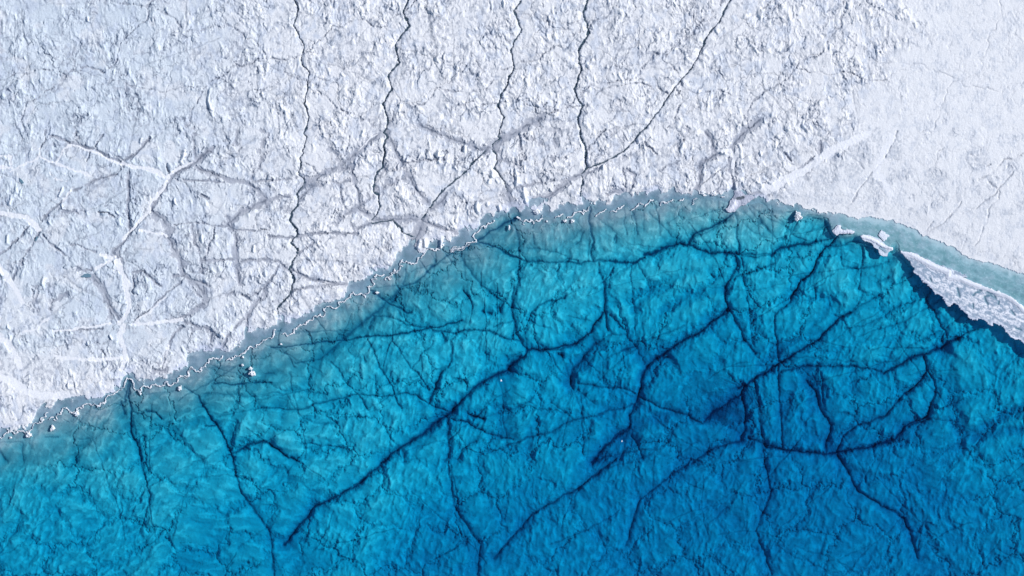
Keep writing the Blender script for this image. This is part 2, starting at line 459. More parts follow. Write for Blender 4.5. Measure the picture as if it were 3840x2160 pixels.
ICE_GREY = parse('''
A2 1.0 .9: 1110,40 1040,60 960,120 880,190 790,270 700,330 620,370 540,420 440,460 390,510
A2 1.4 1: 2400,-80 2229,15 2100,80 1930,200
A2 1.0 .8: 1400,-20 1480,15 1560,60 1700,110 1800,150 1920,190
A2 .35 .6: 0,450 200,435 400,410 560,410
A2 .6 .8: 0,650 100,610 200,580 290,570
A2 .5 .9: 130,910 330,915 500,885 700,885 870,885
A2 .6 .9: 870,840 980,800 1080,785
A2 1.2 .8: 1000,770 1150,770 1280,760 1400,770
A2 1.3 .6: 690,790 760,730 860,670 950,600 1030,540 1130,460
A2 .9 .9: 870,670 980,740
A2 .7 .9: 790,300 820,360 850,450 880,560 885,650
A2 1.2 .7: 1120,80 1160,140 1220,260 1250,300
A2 .5 .6: 1250,300 1400,270 1600,265
A2 1.1 .8: 1280,370 1330,460 1400,560 1450,620
A2 1.0 .6: 1100,500 1180,450 1260,420 1290,380
A2 .7 .9: 1410,790 1500,810 1620,850 1740,880 1800,905
A2 1.6 1.2: 2120,530 2150,600 2170,660 2185,690
A2 1.5 1.2: 1410,770 1390,860 1370,900 1330,950
A2 1.2 .5: 2040,270 2229,300
A2 1.3 .8: 1930,190 1970,160 2030,190
A2 1.6 .5: 0,500 60,550 130,600
A2 1.3 .5: 230,600 250,660 300,700 320,740
A2 1.2 .5: 100,40 90,130 80,250 60,320 0,370
A2 .8 .7: 0,1100 130,1110 230,1130 300,1190
A2 .5 .8: 320,1190 400,1220 500,1270 700,1300 800,1310
A2 .4 .7: 320,1360 450,1340 640,1310 750,1310
A2 .6 .7: 500,960 420,1020 370,1050
A2 .5 .7: 80,1350 150,1250 210,1150
A2 .6 .8: 0,1390 80,1350 90,1400 50,1449
A2 1.3 .5: 620,130 660,200 740,270
A2 .6 .6: 640,450 720,465 820,440
A2 .4 .5: 1700,360 1730,250 1740,150
A2 .4 .5: 800,60 790,180 770,230
A2 .3 .5: 430,290 500,320 550,400 470,410
A2 1.1 .7: 660,340 780,340 820,330
A2 1.0 .6: 440,480 580,480
A2 1.2 .7: 540,440 460,520 400,590
A2 1.0 .9: 1600,560 1570,620 1480,680
A2 1.6 .5: 1200,300 1120,330 1060,400
A2 .4 .6: 720,460 740,600 770,680
A2 .6 .6: 810,800 850,860 840,900
A1 .5 .9: 440,70 590,130 700,160 780,185 850,220 950,260 1040,300
A1 .4 .8: 1040,275 1150,200 1250,80
A1 .6 .7: 840,410 760,460 620,530
A1 .35 .8: 1040,300 980,385 840,425
A1 .8 .9: 1640,340 1770,380 1900,430 2090,465 2170,540 2229,590
A1 .4 .8: 1540,440 1750,440 1900,450 2090,460
A1 .9 1: 2229,610 2100,660 2000,720 1900,810
A1 1.0 .9: 1900,810 1960,860 1980,950 1970,1060 1980,1150 2000,1210 2000,1300
A1 .8 1.1: 1780,170 1680,250 1600,310 1480,370 1430,420 1370,500 1320,580 1290,640 1270,690
A1 1.5 .8: 1270,690 1350,770 1430,860 1400,900 1450,1000 1510,1110 1540,1220
A1 1.0 .8: 1540,1220 1640,1300 1710,1400 1720,1449
A1 .6 .9: 1460,1240 1540,1240 1740,1320
A1 .5 .8: 1270,690 1200,760 1120,850 1040,950 950,1050
A1 1.2 .8: 950,1040 1010,1120
A1 .5 .9: 1080,370 1075,520 1070,700 1090,850 1070,900
A1 .3 .7: 1460,805 1560,790 1700,800 1900,830
A1 .4 .7: 1900,850 2100,860 2229,850
A1 .35 .8: 1800,820 1780,920 1710,1090
A1 .8 .6: 1620,800 1620,960 1690,1090 1690,1200
A1 .5 .7: 1700,1110 1850,1100 2000,1110 2229,1100
A1 .5 .9: 1120,1200 1200,1200 1280,1270 1350,1320
A1 1.3 .9: 760,1240 820,1300 880,1370 900,1440
A1 .4 .9: 650,1180 760,1190
A1 .4 .8: 0,1060 60,1010 150,930 240,830
A1 .4 .7: 350,770 440,680 530,610
A1 .5 .6: 340,880 250,1000 170,1150 100,1270
A1 .4 .7: 370,900 470,1010 550,1060
A1 .3 .7: 590,970 700,1000 800,1050
A1 1.3 .5: 1630,20 1620,150 1640,250
A1 1.0 .5: 1980,40 1970,120 2000,180
A1 1.5 .5: 2200,30 2200,150 2190,280
A1 .8 .5: 2229,290 2130,370 2110,430
A1 .3 .7: 820,700 900,710 960,745
A1 .3 .7: 380,20 380,100 340,180
A1 .7 .5: 640,40 650,130 760,170
A1 .25 .6: 760,180 730,280
A1 1.1 .5: 300,1330 290,1400 310,1449
A1 .5 .7: 450,1449 540,1400
A1 .3 .6: 860,60 800,170
A1 .5 .5: 1440,420 1550,460 1600,520
A1 .3 .6: 1300,1449 1450,1340 1560,1250
A1 .9 .7: 1900,740 1940,800 1960,870
A1 .4 .8: 540,700 620,700 660,720
A1 .3 .9: 980,240 1040,270
A1 .35 .8: 1120,1230 1120,1330 1120,1380
A1 .4 .8: 1400,330 1420,390
A1 .5 .8: 1680,560 1740,590
B1 .8 .7: 850,0 900,100 930,200 930,290
B1 .7 .7: 890,60 940,180 1010,270
B1 .8 .7: 560,50 450,100 420,180
B1 1.1 .6: 280,20 270,130 310,180
B1 .9 .8: 1700,0 1710,60 1690,140 1600,210 1500,250 1400,280
B1 .8 .7: 1620,0 1650,50 1700,90
B1 .9 .7: 1540,280 1650,320 1740,350 1770,380 1740,510
B1 .5 .8: 1420,470 1450,390 1530,320
B1 .8 .4: 1600,330 1620,470
B1 .8 .8: 2220,30 2140,120 2060,240 2065,340
B1 .5 .8: 1850,510 1900,410 2030,260
B1 .6 .7: 1880,60 2000,40 2080,90 2130,110
B1 .25 .8: 600,350 860,340
B1 .4 .8: 850,520 880,560
B1 .3 .7: 1130,270 1250,180 1380,60
B1 .35 .8: 1420,470 1390,560 1360,670
B1 .8 .9: 1290,690 1380,690
A3 1.0 1: 620,385 540,430 480,480 400,540 330,580 230,610 120,680
A3 1.5 .6: 430,30 400,100 430,200
A3 1.0 .6: 100,40 110,150 150,250
A3 .7 .6: 100,480 300,460 430,450 520,440
A3 1.0 .9: 770,320 700,360 660,380
A3 .7 1.1: 1660,30 1710,90 1720,170 1760,210 1700,250 1620,300 1610,400 1590,500 1560,560
A3 1.1 1.1: 2100,-60 2010,15 1950,80 1900,130 1870,190
A3 .35 .7: 1880,200 1910,300 1915,380
A3 .45 .8: 1850,250 1880,400 1900,510
A3 .8 .5: 1440,280 1330,320 1300,350
A3 1.3 .4: 1500,20 1450,150 1430,280
A3 .5 .6: 970,340 990,520
A3 .8 .7: 1000,350 1080,390 1060,480
A3 .7 .8: 830,550 900,530 960,530
A3 .4 .6: 660,200 720,120 820,20
A3 .3 .6: 1150,110 1250,220
A3 .2 .7: 1620,470 1740,380 1850,300
A3 .5 1: 2000,545 2100,545 2200,530
A3 1.2 .6: 130,60 230,100 310,150
A3 .9 .7: 970,240 1000,240
A3 .8 .6: 360,250 390,280
A3 .6 .6: 250,390 300,460
A4 .3 .8: 1170,30 1110,150 1070,240 1000,330 930,400 860,490 820,560 790,620
A4 .3 .6: 1850,440 1950,380 2040,290
A4 .5 1: 2040,290 2060,265 2140,265 2180,235 2229,215 2400,190
A4 .3 .8: 2120,290 2150,340 2100,420 2000,520 1910,600 1830,670 1700,710
A4 .3 .8: 1700,620 1650,700 1560,780 1460,850 1430,900
A4 .25 .7: 2010,530 2010,600 1930,670 1920,750
A4 .2 .7: 1800,440 1760,510
A4 .2 .6: 1580,160 1500,200
A4 .2 .6: 1460,770 1420,850 1415,960
A4 .2 .6: 1900,800 1850,940 1790,1000
A4 .2 .6: 1740,930 1700,1050
A4 .8 1: 520,140 520,190
A4 1.1 1: 460,290 440,330
A4 .9 .8: 420,360 390,375
A4 1.1 1: 390,430 405,440
A4 .3 .9: 220,210 280,280
A4 .3 .9: 470,240 380,310 200,440
A4 .6 .7: 840,280 880,340
A4 .4 .9: 970,360 1020,310
A4 .5 .9: 20,540 90,540
A4 .35 .9: 1925,450 1990,505
A4 .3 .8: 1900,330 1940,310
''')

UPPER = parse('''
S .9 .8: 2027,450 2200,330 2450,200 2800,-60
S .9 .7: 1430,480 1240,380 1000,220 700,120 350,-60
S .7 .8: 2800,486 2900,330 3080,200 3140,-50
S .8 .7: 1450,480 1650,330 1900,260 2160,120 2400,-50
S .7 .8: 90,480 200,330 420,250 560,60 600,-60
S .6 .8: 700,480 760,330 980,220 1200,150 1450,100 1700,-50
S .7 .7: 2500,480 2560,380 2480,220 2600,60 2560,-60
S .5 .7: 0,300 250,280 520,330 780,320 1080,360
S .5 .7: 1700,400 1950,380 2200,400 2500,350 2800,380
S .4 .7: 3500,486 3560,320 3700,180 3760,-50
S .4 .7: 3000,260 3250,300 3450,240 3700,330 3900,300
''')

def meander(lines, scale, rng=np.random.default_rng(5)):
    """midpoint displacement, so that a roughly laid line wanders"""
    out = []
    for w, s_, p in lines:
        p = [np.array(q, float) for q in p]
        for _ in range(4):
            q = [p[0]]
            for a_, b_ in zip(p[:-1], p[1:]):
                d_ = b_ - a_
                q.append((a_ + b_) / 2 + np.array([-d_[1], d_[0]]) * rng.normal() * scale)
                q.append(b_)
            p = q
        out.append((w * .42, s_ * .6, [tuple(v) for v in p]))
    return out


ICE_GREY += meander(UPPER, .11)

ICE_WHITE = parse('''
A1 1.6 1: -100,680 0,710 120,735 220,745 290,790 340,850
A1 1.5 1: 1040,300 1130,330 1250,350 1340,380 1410,420
A1 .6 .8: 590,140 700,175 850,235 1020,310
A1 .8 .8: 470,290 540,180 590,150
A1 1 .8: 470,300 620,350 760,400
A1 .8 .7: 350,250 470,290
A1 1.0 1: 1400,440 1350,530 1260,630 1250,690
A1 2.0 1: 980,1120 1030,1200 1060,1300 1070,1449
A1 1.0 .8: 1250,700 1120,840 1040,920
A1 1.2 .8: 850,1060 970,1080 800,1180
A1 1.8 .9: 0,1150 60,1240 110,1310 170,1400 200,1449
A1 .8 .8: 1180,850 1280,870 1390,900
A1 .8 .8: 1400,400 1480,350 1600,290
A1 1 .8: 0,240 90,240 110,330 0,330
A1 1 .6: 340,180 350,240 100,360
A1 1.0 .6: 620,500 500,660
A1 .6 .9: 520,510 470,590
A1 1.2 .5: 560,440 450,420 400,340
B1 1.4 1: 1060,0 1080,100 1080,200 1000,290
B1 .8 .8: 930,300 850,310 600,345 450,350
B1 1.6 1: 1040,310 1000,400 1040,500 1050,600 1020,680
B1 1.2 .9: 480,580 650,590 850,600 1020,580
B1 2.6 1: -100,700 0,740 120,790 200,850 330,900 450,905 560,890
B1 3 .7: 0,400 80,450 140,560 180,650
B1 1.2 .9: 1110,310 1300,290 1420,280 1530,260
B1 .8 .8: 1140,285 1260,190 1390,70
B1 .8 .8: 1410,480 1390,600 1365,670
B1 1.2 .6: 200,370 330,330 420,250
A3 .6 1: 1150,90 1060,150 980,215 890,260 790,310 690,350
A3 .5 1: 600,60 635,140 650,200 640,280
A3 1.2 .9: 1760,190 1860,190 1900,250 1890,330
A4 2.6 1: 900,60 700,150 560,210 480,290 330,380 160,480 60,520
A4 2.2 .9: 1120,80 1040,230 990,370 1060,450 1110,550
A2 .35 1: 1040,55 980,80 940,130 880,180
A2 .35 1: 1960,215 1880,275 1800,350 1700,450 1590,535
A2 .4 .9: 1000,440 990,520 1030,575
A2 .5 .8: 310,920 320,960
B2 .5 1: 190,190 220,245
''')

# tall fins of ice that keep a blue shaded side
FINS = parse('''
D1 .7 1.0: 840,690 830,760 850,860
D1 .6 .8: 1160,30 1150,120
D1 .6 .8: 1090,200 1080,260
D1 .7 1.0: 1670,150 1660,290
D1 .7 1.0: 1800,350 1800,430 1830,560 1850,670
D1 .6 .8: 1640,10 1660,80
D1 .5 .8: 1040,680 1050,720
D1 .5 .8: 1290,750 1300,830
D1 .4 .6: 1230,190 1260,240
D1 .4 .6: 640,690 620,800
D1 .4 .7: 390,1020 385,1060
A2 .6 .9: 1390,950 1380,1000
A2 .6 .9: 1430,940 1435,990
A2 .6 .9: 1575,950 1565,1010
A2 .5 .9: 1770,150 1765,190
A2 .5 .9: 1560,240 1555,290
A2 .5 .7: 1690,330 1710,360
A2 .5 .7: 1890,640 1880,700
A2 .5 .7: 920,30 910,60
A2 .4 .7: 100,1210 105,1235
A1 .6 .9: 1550,190 1540,240 1520,285
A1 .5 .8: 100,600 90,640
A1 .5 .7: 70,900 65,960
A1 .5 .7: 370,1260 360,1300
A1 .5 .7: 530,500 500,570
A1 .4 .7: 1185,90 1180,120
A1 .4 .7: 2125,990 2120,1030
A3 .4 .7: 75,340 70,400
A3 .4 .6: 610,90 625,150
''')

# bare, rougher patches in the smooth snow at the right: x, y, rx, ry in tile A4
PATCHES = [(860, 190, 90, 80), (670, 310, 55, 45), (850, 330, 40, 50), (935, 240, 30, 70), (780, 350, 45, 65),
           (990, 480, 55, 55), (1005, 600, 32, 75), (1240, 380, 60, 50), (1120, 400, 40, 60), (1830, 260, 80, 95),
           (1960, 450, 50, 60), (1680, 560, 24, 60), (1575, 570, 40, 40), (1500, 640, 38, 42), (1295, 580, 18, 28),
           (1285, 700, 14, 32), (1400, 690, 14, 36), (1640, 40, 40, 30), (1410, 40, 40, 22), (2150, 80, 28, 34),
           (540, 480, 90, 50), (600, 400, 80, 60), (2210, 640, 30, 40), (920, 670, 14, 30), (1500, 400, 90, 60),
           (1150, 180, 60, 100), (2090, 340, 40, 40), (1000, 60, 40, 60), (1850, 520, 25, 40), (2100, 700, 50, 25),
           (1020, 170, 20, 50), (230, 560, 80, 30), (350, 570, 30, 30), (1680, 880, 50, 20)]

# wanted depth of the lake bed, metres, at source pixels
DEPTHS = [(100, 1700, 2.2), (600, 1680, 3.0), (350, 1560, 1.6), (800, 1450, 1.7), (950, 1600, 2.9), (1100, 1400, 1.5),
          (1300, 1350, 1.9), (1200, 1500, 2.7), (1400, 1500, 2.9), (1550, 1300, 2.3), (1300, 1680, 3.3),
          (1600, 1600, 3.6), (1700, 1450, 3.3), (1750, 1300, 2.6), (1700, 1150, 2.0), (1850, 1000, 1.9),
          (1800, 1650, 4.4), (2000, 1500, 4.2), (2000, 1250, 2.9), (2050, 1050, 2.2), (2100, 900, 1.6),
          (2300, 900, 1.7), (2500, 850, 1.6), (2700, 850, 1.7), (2900, 850, 1.5), (3050, 850, 1.5), (2300, 1050, 2.8),
          (2600, 1050, 3.2), (2850, 1050, 3.6), (2400, 1250, 3.9), (2200, 1400, 4.9), (2500, 1400, 5.3), (2775, 1425, 4.8),
          (2300, 1600, 5.7), (2500, 1650, 6.6), (2700, 1350, 4.6), (2750, 1600, 6.6), (2900, 1650, 7.0),
          (3000, 1450, 5.0), (3050, 1200, 4.2), (3100, 1000, 3.2), (3250, 1000, 2.4), (3400, 1150, 3.0),
          (3300, 1300, 4.0), (3250, 1500, 5.0), (3150, 1700, 6.7), (3400, 1650, 6.8), (3500, 1450, 4.6),
          (3600, 1250, 3.2), (3700, 1350, 3.6), (3750, 1500, 4.4), (3750, 1680, 5.2), (3500, 1300, 4.0),
          (200, 2000, 4.0), (1000, 2000, 4.4), (1800, 2000, 6.0), (2600, 2000, 6.4), (3400, 2000, 6.6), (3900, 2000, 6)]

# ------------------------------------------------------------------ the grid
STEP = 0.21


def axis(half):
    core = np.arange(-half, half + STEP / 2, STEP)
    grow, s, v = [], STEP, core[-1]
    while v < 6000:
        s *= 1.16
        v += s
        grow.append(v)
    grow = np.array(grow)
    return np.concatenate([-grow[::-1], core, grow]).astype(np.float64)


AX, AY = axis(195.5), axis(111.0)
NX, NY = len(AX), len(AY)
X, Y = np.meshgrid(AX.astype(F), AY.astype(F))          # [NY, NX]

# warp that makes every traced line ragged
WX = fbm(X / 5.0, Y / 5.0, 11, 5, .62) * F(.46)
WY = fbm(X / 5.0, Y / 5.0, 41, 5, .62) * F(.46)
XW, YW = X + WX, Y + WY


WIDTH_MOD = np.exp(perlin(X / 2.1, Y / 2.1, 401) * F(1.1) + perlin(X / .6, Y / .6, 403) * F(.8)).astype(F)
WIDTH_SOFT = np.exp(perlin(X / 3.5, Y / 3.5, 405) * F(.55)).astype(F)
SEG_RNG = np.random.default_rng(21)


def random_lines(n, x0, x1, y0, y1, lo, hi, w, s, angles):
    """faint hairline fractures, slightly bent, in a few preferred directions"""
    out = []
    for _ in range(n):
        x, y = SEG_RNG.uniform(x0, x1), SEG_RNG.uniform(y0, y1)
        a = math.radians(SEG_RNG.choice(angles) + SEG_RNG.normal() * 9)
        ln = SEG_RNG.uniform(lo, hi)
        p = [(x, y)]
        for k in range(5):
            a += SEG_RNG.normal() * .10
            x += math.cos(a) * ln / 5
            y += math.sin(a) * ln / 5
            p.append((x, y))
        out.append((w * SEG_RNG.uniform(.7, 1.4), s * SEG_RNG.uniform(.4, 1.2), p))
    return out


def line_field(lines, power=1.0, reach=3.2, xw=None, yw=None, halo=None):
    """max over lines of strength*exp(-(d/w)^2) on the grid, plus per-line windows"""
    xw = XW if xw is None else xw
    yw = YW if yw is None else yw
    out = np.zeros(X.shape, F)
    for w, s, p in lines:
        ww = w * power if halo is None else halo(w)
        R = ww * reach + 1.6
        for (ax, ay), (bx, by) in zip(p[:-1], p[1:]):
            i0, i1 = np.searchsorted(AX, [min(ax, bx) - R, max(ax, bx) + R])
            j0, j1 = np.searchsorted(AY, [min(ay, by) - R, max(ay, by) + R])
            if i1 <= i0 or j1 <= j0:
                continue
            x, y = xw[j0:j1, i0:i1], yw[j0:j1, i0:i1]
            dx, dy = bx - ax, by - ay
            t = np.clip(((x - ax) * dx + (y - ay) * dy) / (dx * dx + dy * dy + 1e-9), 0, 1)
            d2 = (x - ax - t * dx) ** 2 + (y - ay - t * dy) ** 2
            md = WIDTH_MOD if ww < .75 else WIDTH_SOFT
            v = F(s) * np.exp(-d2 * md[j0:j1, i0:i1] / F(ww * ww))
            np.maximum(out[j0:j1, i0:i1], v, out=out[j0:j1, i0:i1])
    return out


def poly_sdf(poly, x, y):
    """signed distance, positive inside"""
    d = np.full(x.shape, 1e12, np.float64)
    inside = np.zeros(x.shape, bool)
    n = len(poly)
    for k in range(n):
        ax, ay = poly[k]
        bx, by = poly[(k + 1) % n]
        dx, dy = bx - ax, by - ay
        t = np.clip(((x - ax) * dx + (y - ay) * dy) / (dx * dx + dy * dy + 1e-12), 0, 1)
        d = np.minimum(d, (x - ax - t * dx) ** 2 + (y - ay - t * dy) ** 2)
        c = ((ay > y) != (by > y)) & (x < (bx - ax) * (y - ay) / (by - ay + 1e-12) + ax)
        inside ^= c
    d = np.sqrt(d)
    return np.where(inside, d, -d).astype(F)


def bilin(ax, ay, f, x, y):
    """sample f[ay,ax] at x,y (nonuniform axes)"""
    i = np.clip(np.searchsorted(ax, x) - 1, 0, len(ax) - 2)
    j = np.clip(np.searchsorted(ay, y) - 1, 0, len(ay) - 2)
    u = np.clip((x - ax[i]) / (ax[i + 1] - ax[i]), 0, 1).astype(F)
    v = np.clip((y - ay[j]) / (ay[j + 1] - ay[j]), 0, 1).astype(F)
    return (f[j, i] * (1 - u) * (1 - v) + f[j, i + 1] * u * (1 - v) + f[j + 1, i] * (1 - u) * v + f[j + 1, i + 1] * u * v)


CX, CY = AX[::4], AY[::4]
CX = np.append(CX, AX[-1]) if CX[-1] != AX[-1] else CX
CY = np.append(CY, AY[-1]) if CY[-1] != AY[-1] else CY
gx, gy = np.meshgrid(CX, CY)
shore_c = poly_sdf(SHORE, gx, gy)       # + : water side
apron_c = poly_sdf(APRON, gx, gy)       # + : open water

def blur(f, n):
    for ax in (0, 1):
        for _ in range(2):
            p = np.pad(f, [(n + 1, n) if k == ax else (0, 0) for k in (0, 1)], mode='edge')
            c = np.cumsum(p, axis=ax, dtype=np.float64)
            m_ = f.shape[ax]
            hi = np.take(c, np.arange(2 * n + 1, 2 * n + 1 + m_), axis=ax)
            lo = np.take(c, np.arange(0, m_), axis=ax)
            f = ((hi - lo) / (2 * n + 1)).astype(F)
    return f


# shore fringe: fine ragged spurs, longer in the flow direction of the ice
fx = fbm(X / 1.7, Y / 3.2, 71, 3, .6)
fy = fbm(X / 2.4, Y / 2.4, 75, 3, .6)
east = ss(95, 130, X)
amp = (1 - east * F(.55))
f2x = fbm(X / 5.5, Y / 5.5, 72, 2)
f2y = fbm(X / 3.8, Y / 6.5, 76, 2)
SD = bilin(CX, CY, shore_c, X + (fx * F(.75) + f2x * F(.8)) * amp, Y + (fy * F(1.2) + f2y * F(1.0)) * amp)
apw = fbm(X / 1.3, Y / 1.3, 81, 3, .6)
apv = fbm(X / 1.3, Y / 1.3, 85, 3, .6)
AD = bilin(CX, CY, apron_c, X + apw * F(.4), Y + apv * F(.4))

land = SD < 0
openw = (AD > 0) & ~land

# ------------------------------------------------------------------ relief of the glacier
ang = math.radians(10)
ca, sa = F(math.cos(ang)), F(math.sin(ang))
bend = fbm(X / 38, Y / 38, 5, 2) * F(5.0)
U = (X * ca + Y * sa) + bend + WX * F(.8)
V = (-X * sa + Y * ca) + WY * F(.8)
flat_snow = ss(-9, 12, X - 128 + F(1.1) * (59 - Y) * (Y < 59) + F(.5) * (59 - Y) * (Y >= 59) + fbm(X / 14, Y / 14, 9, 3) * 11)
pat = np.zeros(X.shape, F)
for (px, py, rx, ry) in PATCHES:
    (cx, cy), = pts('A4', '%f,%f' % (px, py))
    rx, ry = rx / K / 10, ry / K / 10
    i0, i1 = np.searchsorted(AX, [cx - 2 * rx - 2, cx + 2 * rx + 2])
    j0, j1 = np.searchsorted(AY, [cy - 2 * ry - 2, cy + 2 * ry + 2])
    dd = np.hypot((XW[j0:j1, i0:i1] + fx[j0:j1, i0:i1] * .8 - cx) / rx, (YW[j0:j1, i0:i1] + fy[j0:j1, i0:i1] * .8 - cy) / ry)
    np.maximum(pat[j0:j1, i0:i1], ss(1.25, .85, dd), out=pat[j0:j1, i0:i1])
rough = 1 - flat_snow * F(.86)
rough = np.maximum(rough, pat * F(.42))
leftn = ss(-60, -150, X) * ss(-42, -12, Y)                # the glazed blue ice at the left
veil = fbm(X / 14, Y / 14, 15, 3)
rvar = fbm(X / 11, Y / 11, 17, 3, .55)
rough *= (1 - leftn * F(.15)) * np.clip(F(.85) + F(.95) * rvar, .2, 1.7)

n_big = fbm(U / 9, V / 15, 21, 3)
n_mid = perlin(U / 2.6, V / 5.6, 25)
rid = 1 - np.abs(perlin(U / 3.2 + n_mid * .35, V / 6.8, 27)) * F(1.6)
n_c = fbm(U / 2.0, V / 3.3, 28, 2)
scarp = n_c * F(2.2)
scarp = (scarp - np.floor(scarp))
step = np.floor(n_c * F(2.2)) + ss(.0, .35, scarp)       # terraces with a short riser
wd, wv = worley(U / 2.4, V / 4.2, 3)
plates = wv * ss(0, .12, wd)
fine = fbm(X / .9, Y / 1.25, 31, 3, .62)
fine2 = np.abs(fbm(U / 1.2, V / 2.0, 35, 2))
cont = fbm((X + WX * 2) / 5.2, (Y + WY * 2) / 7.0, 61, 3, .5)       # outlines of the weathered plates
cont2 = fbm((X + WX * 2) / 3.1, (Y + WY * 2) / 4.6, 65, 3, .5)
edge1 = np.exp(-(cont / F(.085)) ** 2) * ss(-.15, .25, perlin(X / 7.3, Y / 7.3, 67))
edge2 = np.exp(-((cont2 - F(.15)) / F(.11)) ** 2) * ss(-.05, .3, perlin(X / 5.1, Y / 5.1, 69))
terr = ss(-.03, .03, cont) + ss(.12, .2, cont2) * F(.6)
blob = ss(.30, .75, perlin(U / 1.9, V / 4.4, 95)) * ss(-.3, .4, perlin(X / 9, Y / 9, 97))
ice_rel = (n_big * F(.34) + n_mid * F(.17) + np.clip(rid, 0, 1) ** 3 * F(.20) + step * F(.07) + terr * F(.20)
           + plates * F(.14) + fine * F(.06) + fine2 * F(-.12) + blob * F(.55)) * rough
ice_rel -= (edge1 * F(.28) + edge2 * F(.22)) * rough
ice_rel *= F(.88)
ice_rel += fine * F(.018) + flat_snow * (np.exp(-(cont / F(.05)) ** 2) * F(-.07) + fine * ss(.0, .5, fbm(X / 4.5, Y / 5.5, 181, 5, .62)) * F(.05))
spire = ss(.62, .95, perlin(U / 1.7, V / 5.2, 91)) * ss(.0, .5, perlin(X / 17, Y / 17, 93) + .05) * (1 - flat_snow)
ice_rel += spire * F(.85)

inland = np.maximum(-SD, 0)
inland_s = blur(inland, 4)
base = F(.13) - F(.07) * flat_snow + F(.50) * ss(0, 3.5 + 4 * flat_snow, inland_s) + F(.9) * ss(2, 30, inland_s) + F(.004) * np.minimum(inland_s, 800)
ice_z = base + ice_rel * ss(-.2, 2.2, inland)

grey = line_field(ICE_GREY, 1.0)
sn = fbm(X / 2.2, Y / 2.8, 143, 4, .6)
grey_w = line_field(ICE_GREY, 1, 2.2, halo=lambda w: .12 + 1.35 * w)
band = ss(.40, .54, grey_w + sn * F(.46)) * (1 - flat_snow * F(.85))
white = ss(.36, .56, line_field(ICE_WHITE, .66) + fbm(X / 2.0, Y / 2.0, 62, 3, .6) * F(.22))
fins = line_field(FINS, 1.0, xw=X + WX * F(.3), yw=Y + WY * F(.3))
hair = line_field(random_lines(190, -200, 200, -30, 115, 6, 34, .27, .8, [25, 35, -35, 85, 100, 5]), 1, 3)
core = line_field(ICE_GREY, 1, 3, xw=XW + WY * F(.6), yw=YW - WX * F(.6), halo=lambda w: .24 + w * .05) * ss(-.35, .2, perlin(X / 4, Y / 4, 63))
# net of finer fractures over the whole ice
wd1, wv1 = worley((X + WX * 3) / 19, (Y + WY * 3) / 17, 8)
net = np.exp(-(wd1 / F(.022)) ** 2) * ss(-.25, .35, perlin(X / 23, Y / 23, 51))
wd2, wv2 = worley((X + WX * 2.2) / 8.5, (Y + WY * 2.2) / 8, 18)
net2 = np.exp(-(wd2 / F(.03)) ** 2) * ss(0, .5, perlin(X / 11, Y / 11, 53))
drift = ss(.15, .6, fbm(X / 12, Y / 12, 99, 3) + ss(-150, -190, X) * ss(20, -10, Y) * F(.7))
ice_z = ice_z * (1 - drift * F(.45)) + base * drift * F(.45)
net *= (1 - flat_snow * F(.7))
net2 *= (1 - flat_snow * F(.9))
ice_z = ice_z * (1 - band * F(.72)) + (base - F(.30) + fine * F(.04)) * band * F(.72)
ice_z -= grey * F(.15) + core * F(.30) + hair * (1 - flat_snow * F(.8)) * F(.14) + net * F(.25) + net2 * F(.18)
ice_z += fins * F(1.0)
ice_z = ice_z * (1 - np.clip(white, 0, 1) * F(.0))
smooth_z = base - F(.1) + fine * F(.03)
wmask = white * F(.8)
ice_z = ice_z * (1 - wmask) + (smooth_z + F(.12)) * wmask
ice_z = np.maximum(ice_z, F(.10))

stream_masks = []
for label, lines in STREAMS:
    m = line_field(lines, .64, 3.0)
    bank = line_field(lines, 2.4, 2.0)
    floor_z = np.maximum(base - F(.80), F(.02))
    ice_z = ice_z - bank * F(.18)
    t = ss(.22, .45, m)
    ice_z = ice_z * (1 - t) + floor_z * t
    stream_masks.append((label, m, np.maximum(floor_z + F(.28), F(.06))))

# ------------------------------------------------------------------ relief of the lake bed
dp = np.array([((a - 1920) / 10, (1080 - b) / 10, d) for a, b, d in DEPTHS])
num = np.zeros(gx.shape)
den = np.zeros(gx.shape) + 1e-12
for a, b, d in dp:
    w = np.exp(-((gx - a) ** 2 + (gy - b) ** 2) / (2 * 14.0 ** 2)) + 1e-4 / (1 + ((gx - a) ** 2 + (gy - b) ** 2) / 400)
    num += w * d
    den += w
depth_c = (num / den).astype(F)
depth = bilin(CX, CY, depth_c, XW, YW)
away = np.maximum(blur(AD, 4), 0)
depth = blur(depth, 3)
away = away * (1 + 4 * ss(98, 112, X))
depth = depth * (F(.16) + F(.34) * ss(0, 9, away) + F(.50) * ss(3, 21, away))
ang = math.radians(-16)
ca, sa = F(math.cos(ang)), F(math.sin(ang))
bend = fbm(X / 30, Y / 30, 105, 2) * F(4.0)
U2 = (X * ca + Y * sa) + bend + WX
V2 = (-X * sa + Y * ca) + WY
lean = ss(-60, -140, X) * F(.30)
U2 = U2 - V2 * lean
b_big = fbm(U2 / 8, V2 / 10, 111, 2)
b_rip = perlin(U2 / 1.9, V2 / 3.5, 113)
b_mid = fbm(U2 / 2.3, V2 / 2.9, 117, 2, .5)
b_rid = 1 - np.abs(perlin(U2 / 3.4, V2 / 8.0, 119)) * F(1.5)
bed_rel = b_big * F(.65) + b_rip * F(.31) + b_mid * F(.31) + np.clip(b_rid, 0, 1) ** 2 * F(.12) + fine * F(.04) * ss(5, 1, depth)
LAKE_CRACKS = [(max(.26, w * .8 if w < .7 else .54 + (w - .7) * .7), s_ * min(1.0, .45 + w * .9) if s_ < 1 else s_, p) for w, s_, p in LAKE_CRACKS]
crk = line_field(LAKE_CRACKS, 1.0)
crk_w = line_field(LAKE_CRACKS, 1.0, 2.4, halo=lambda w: w * 1.3 + .55)
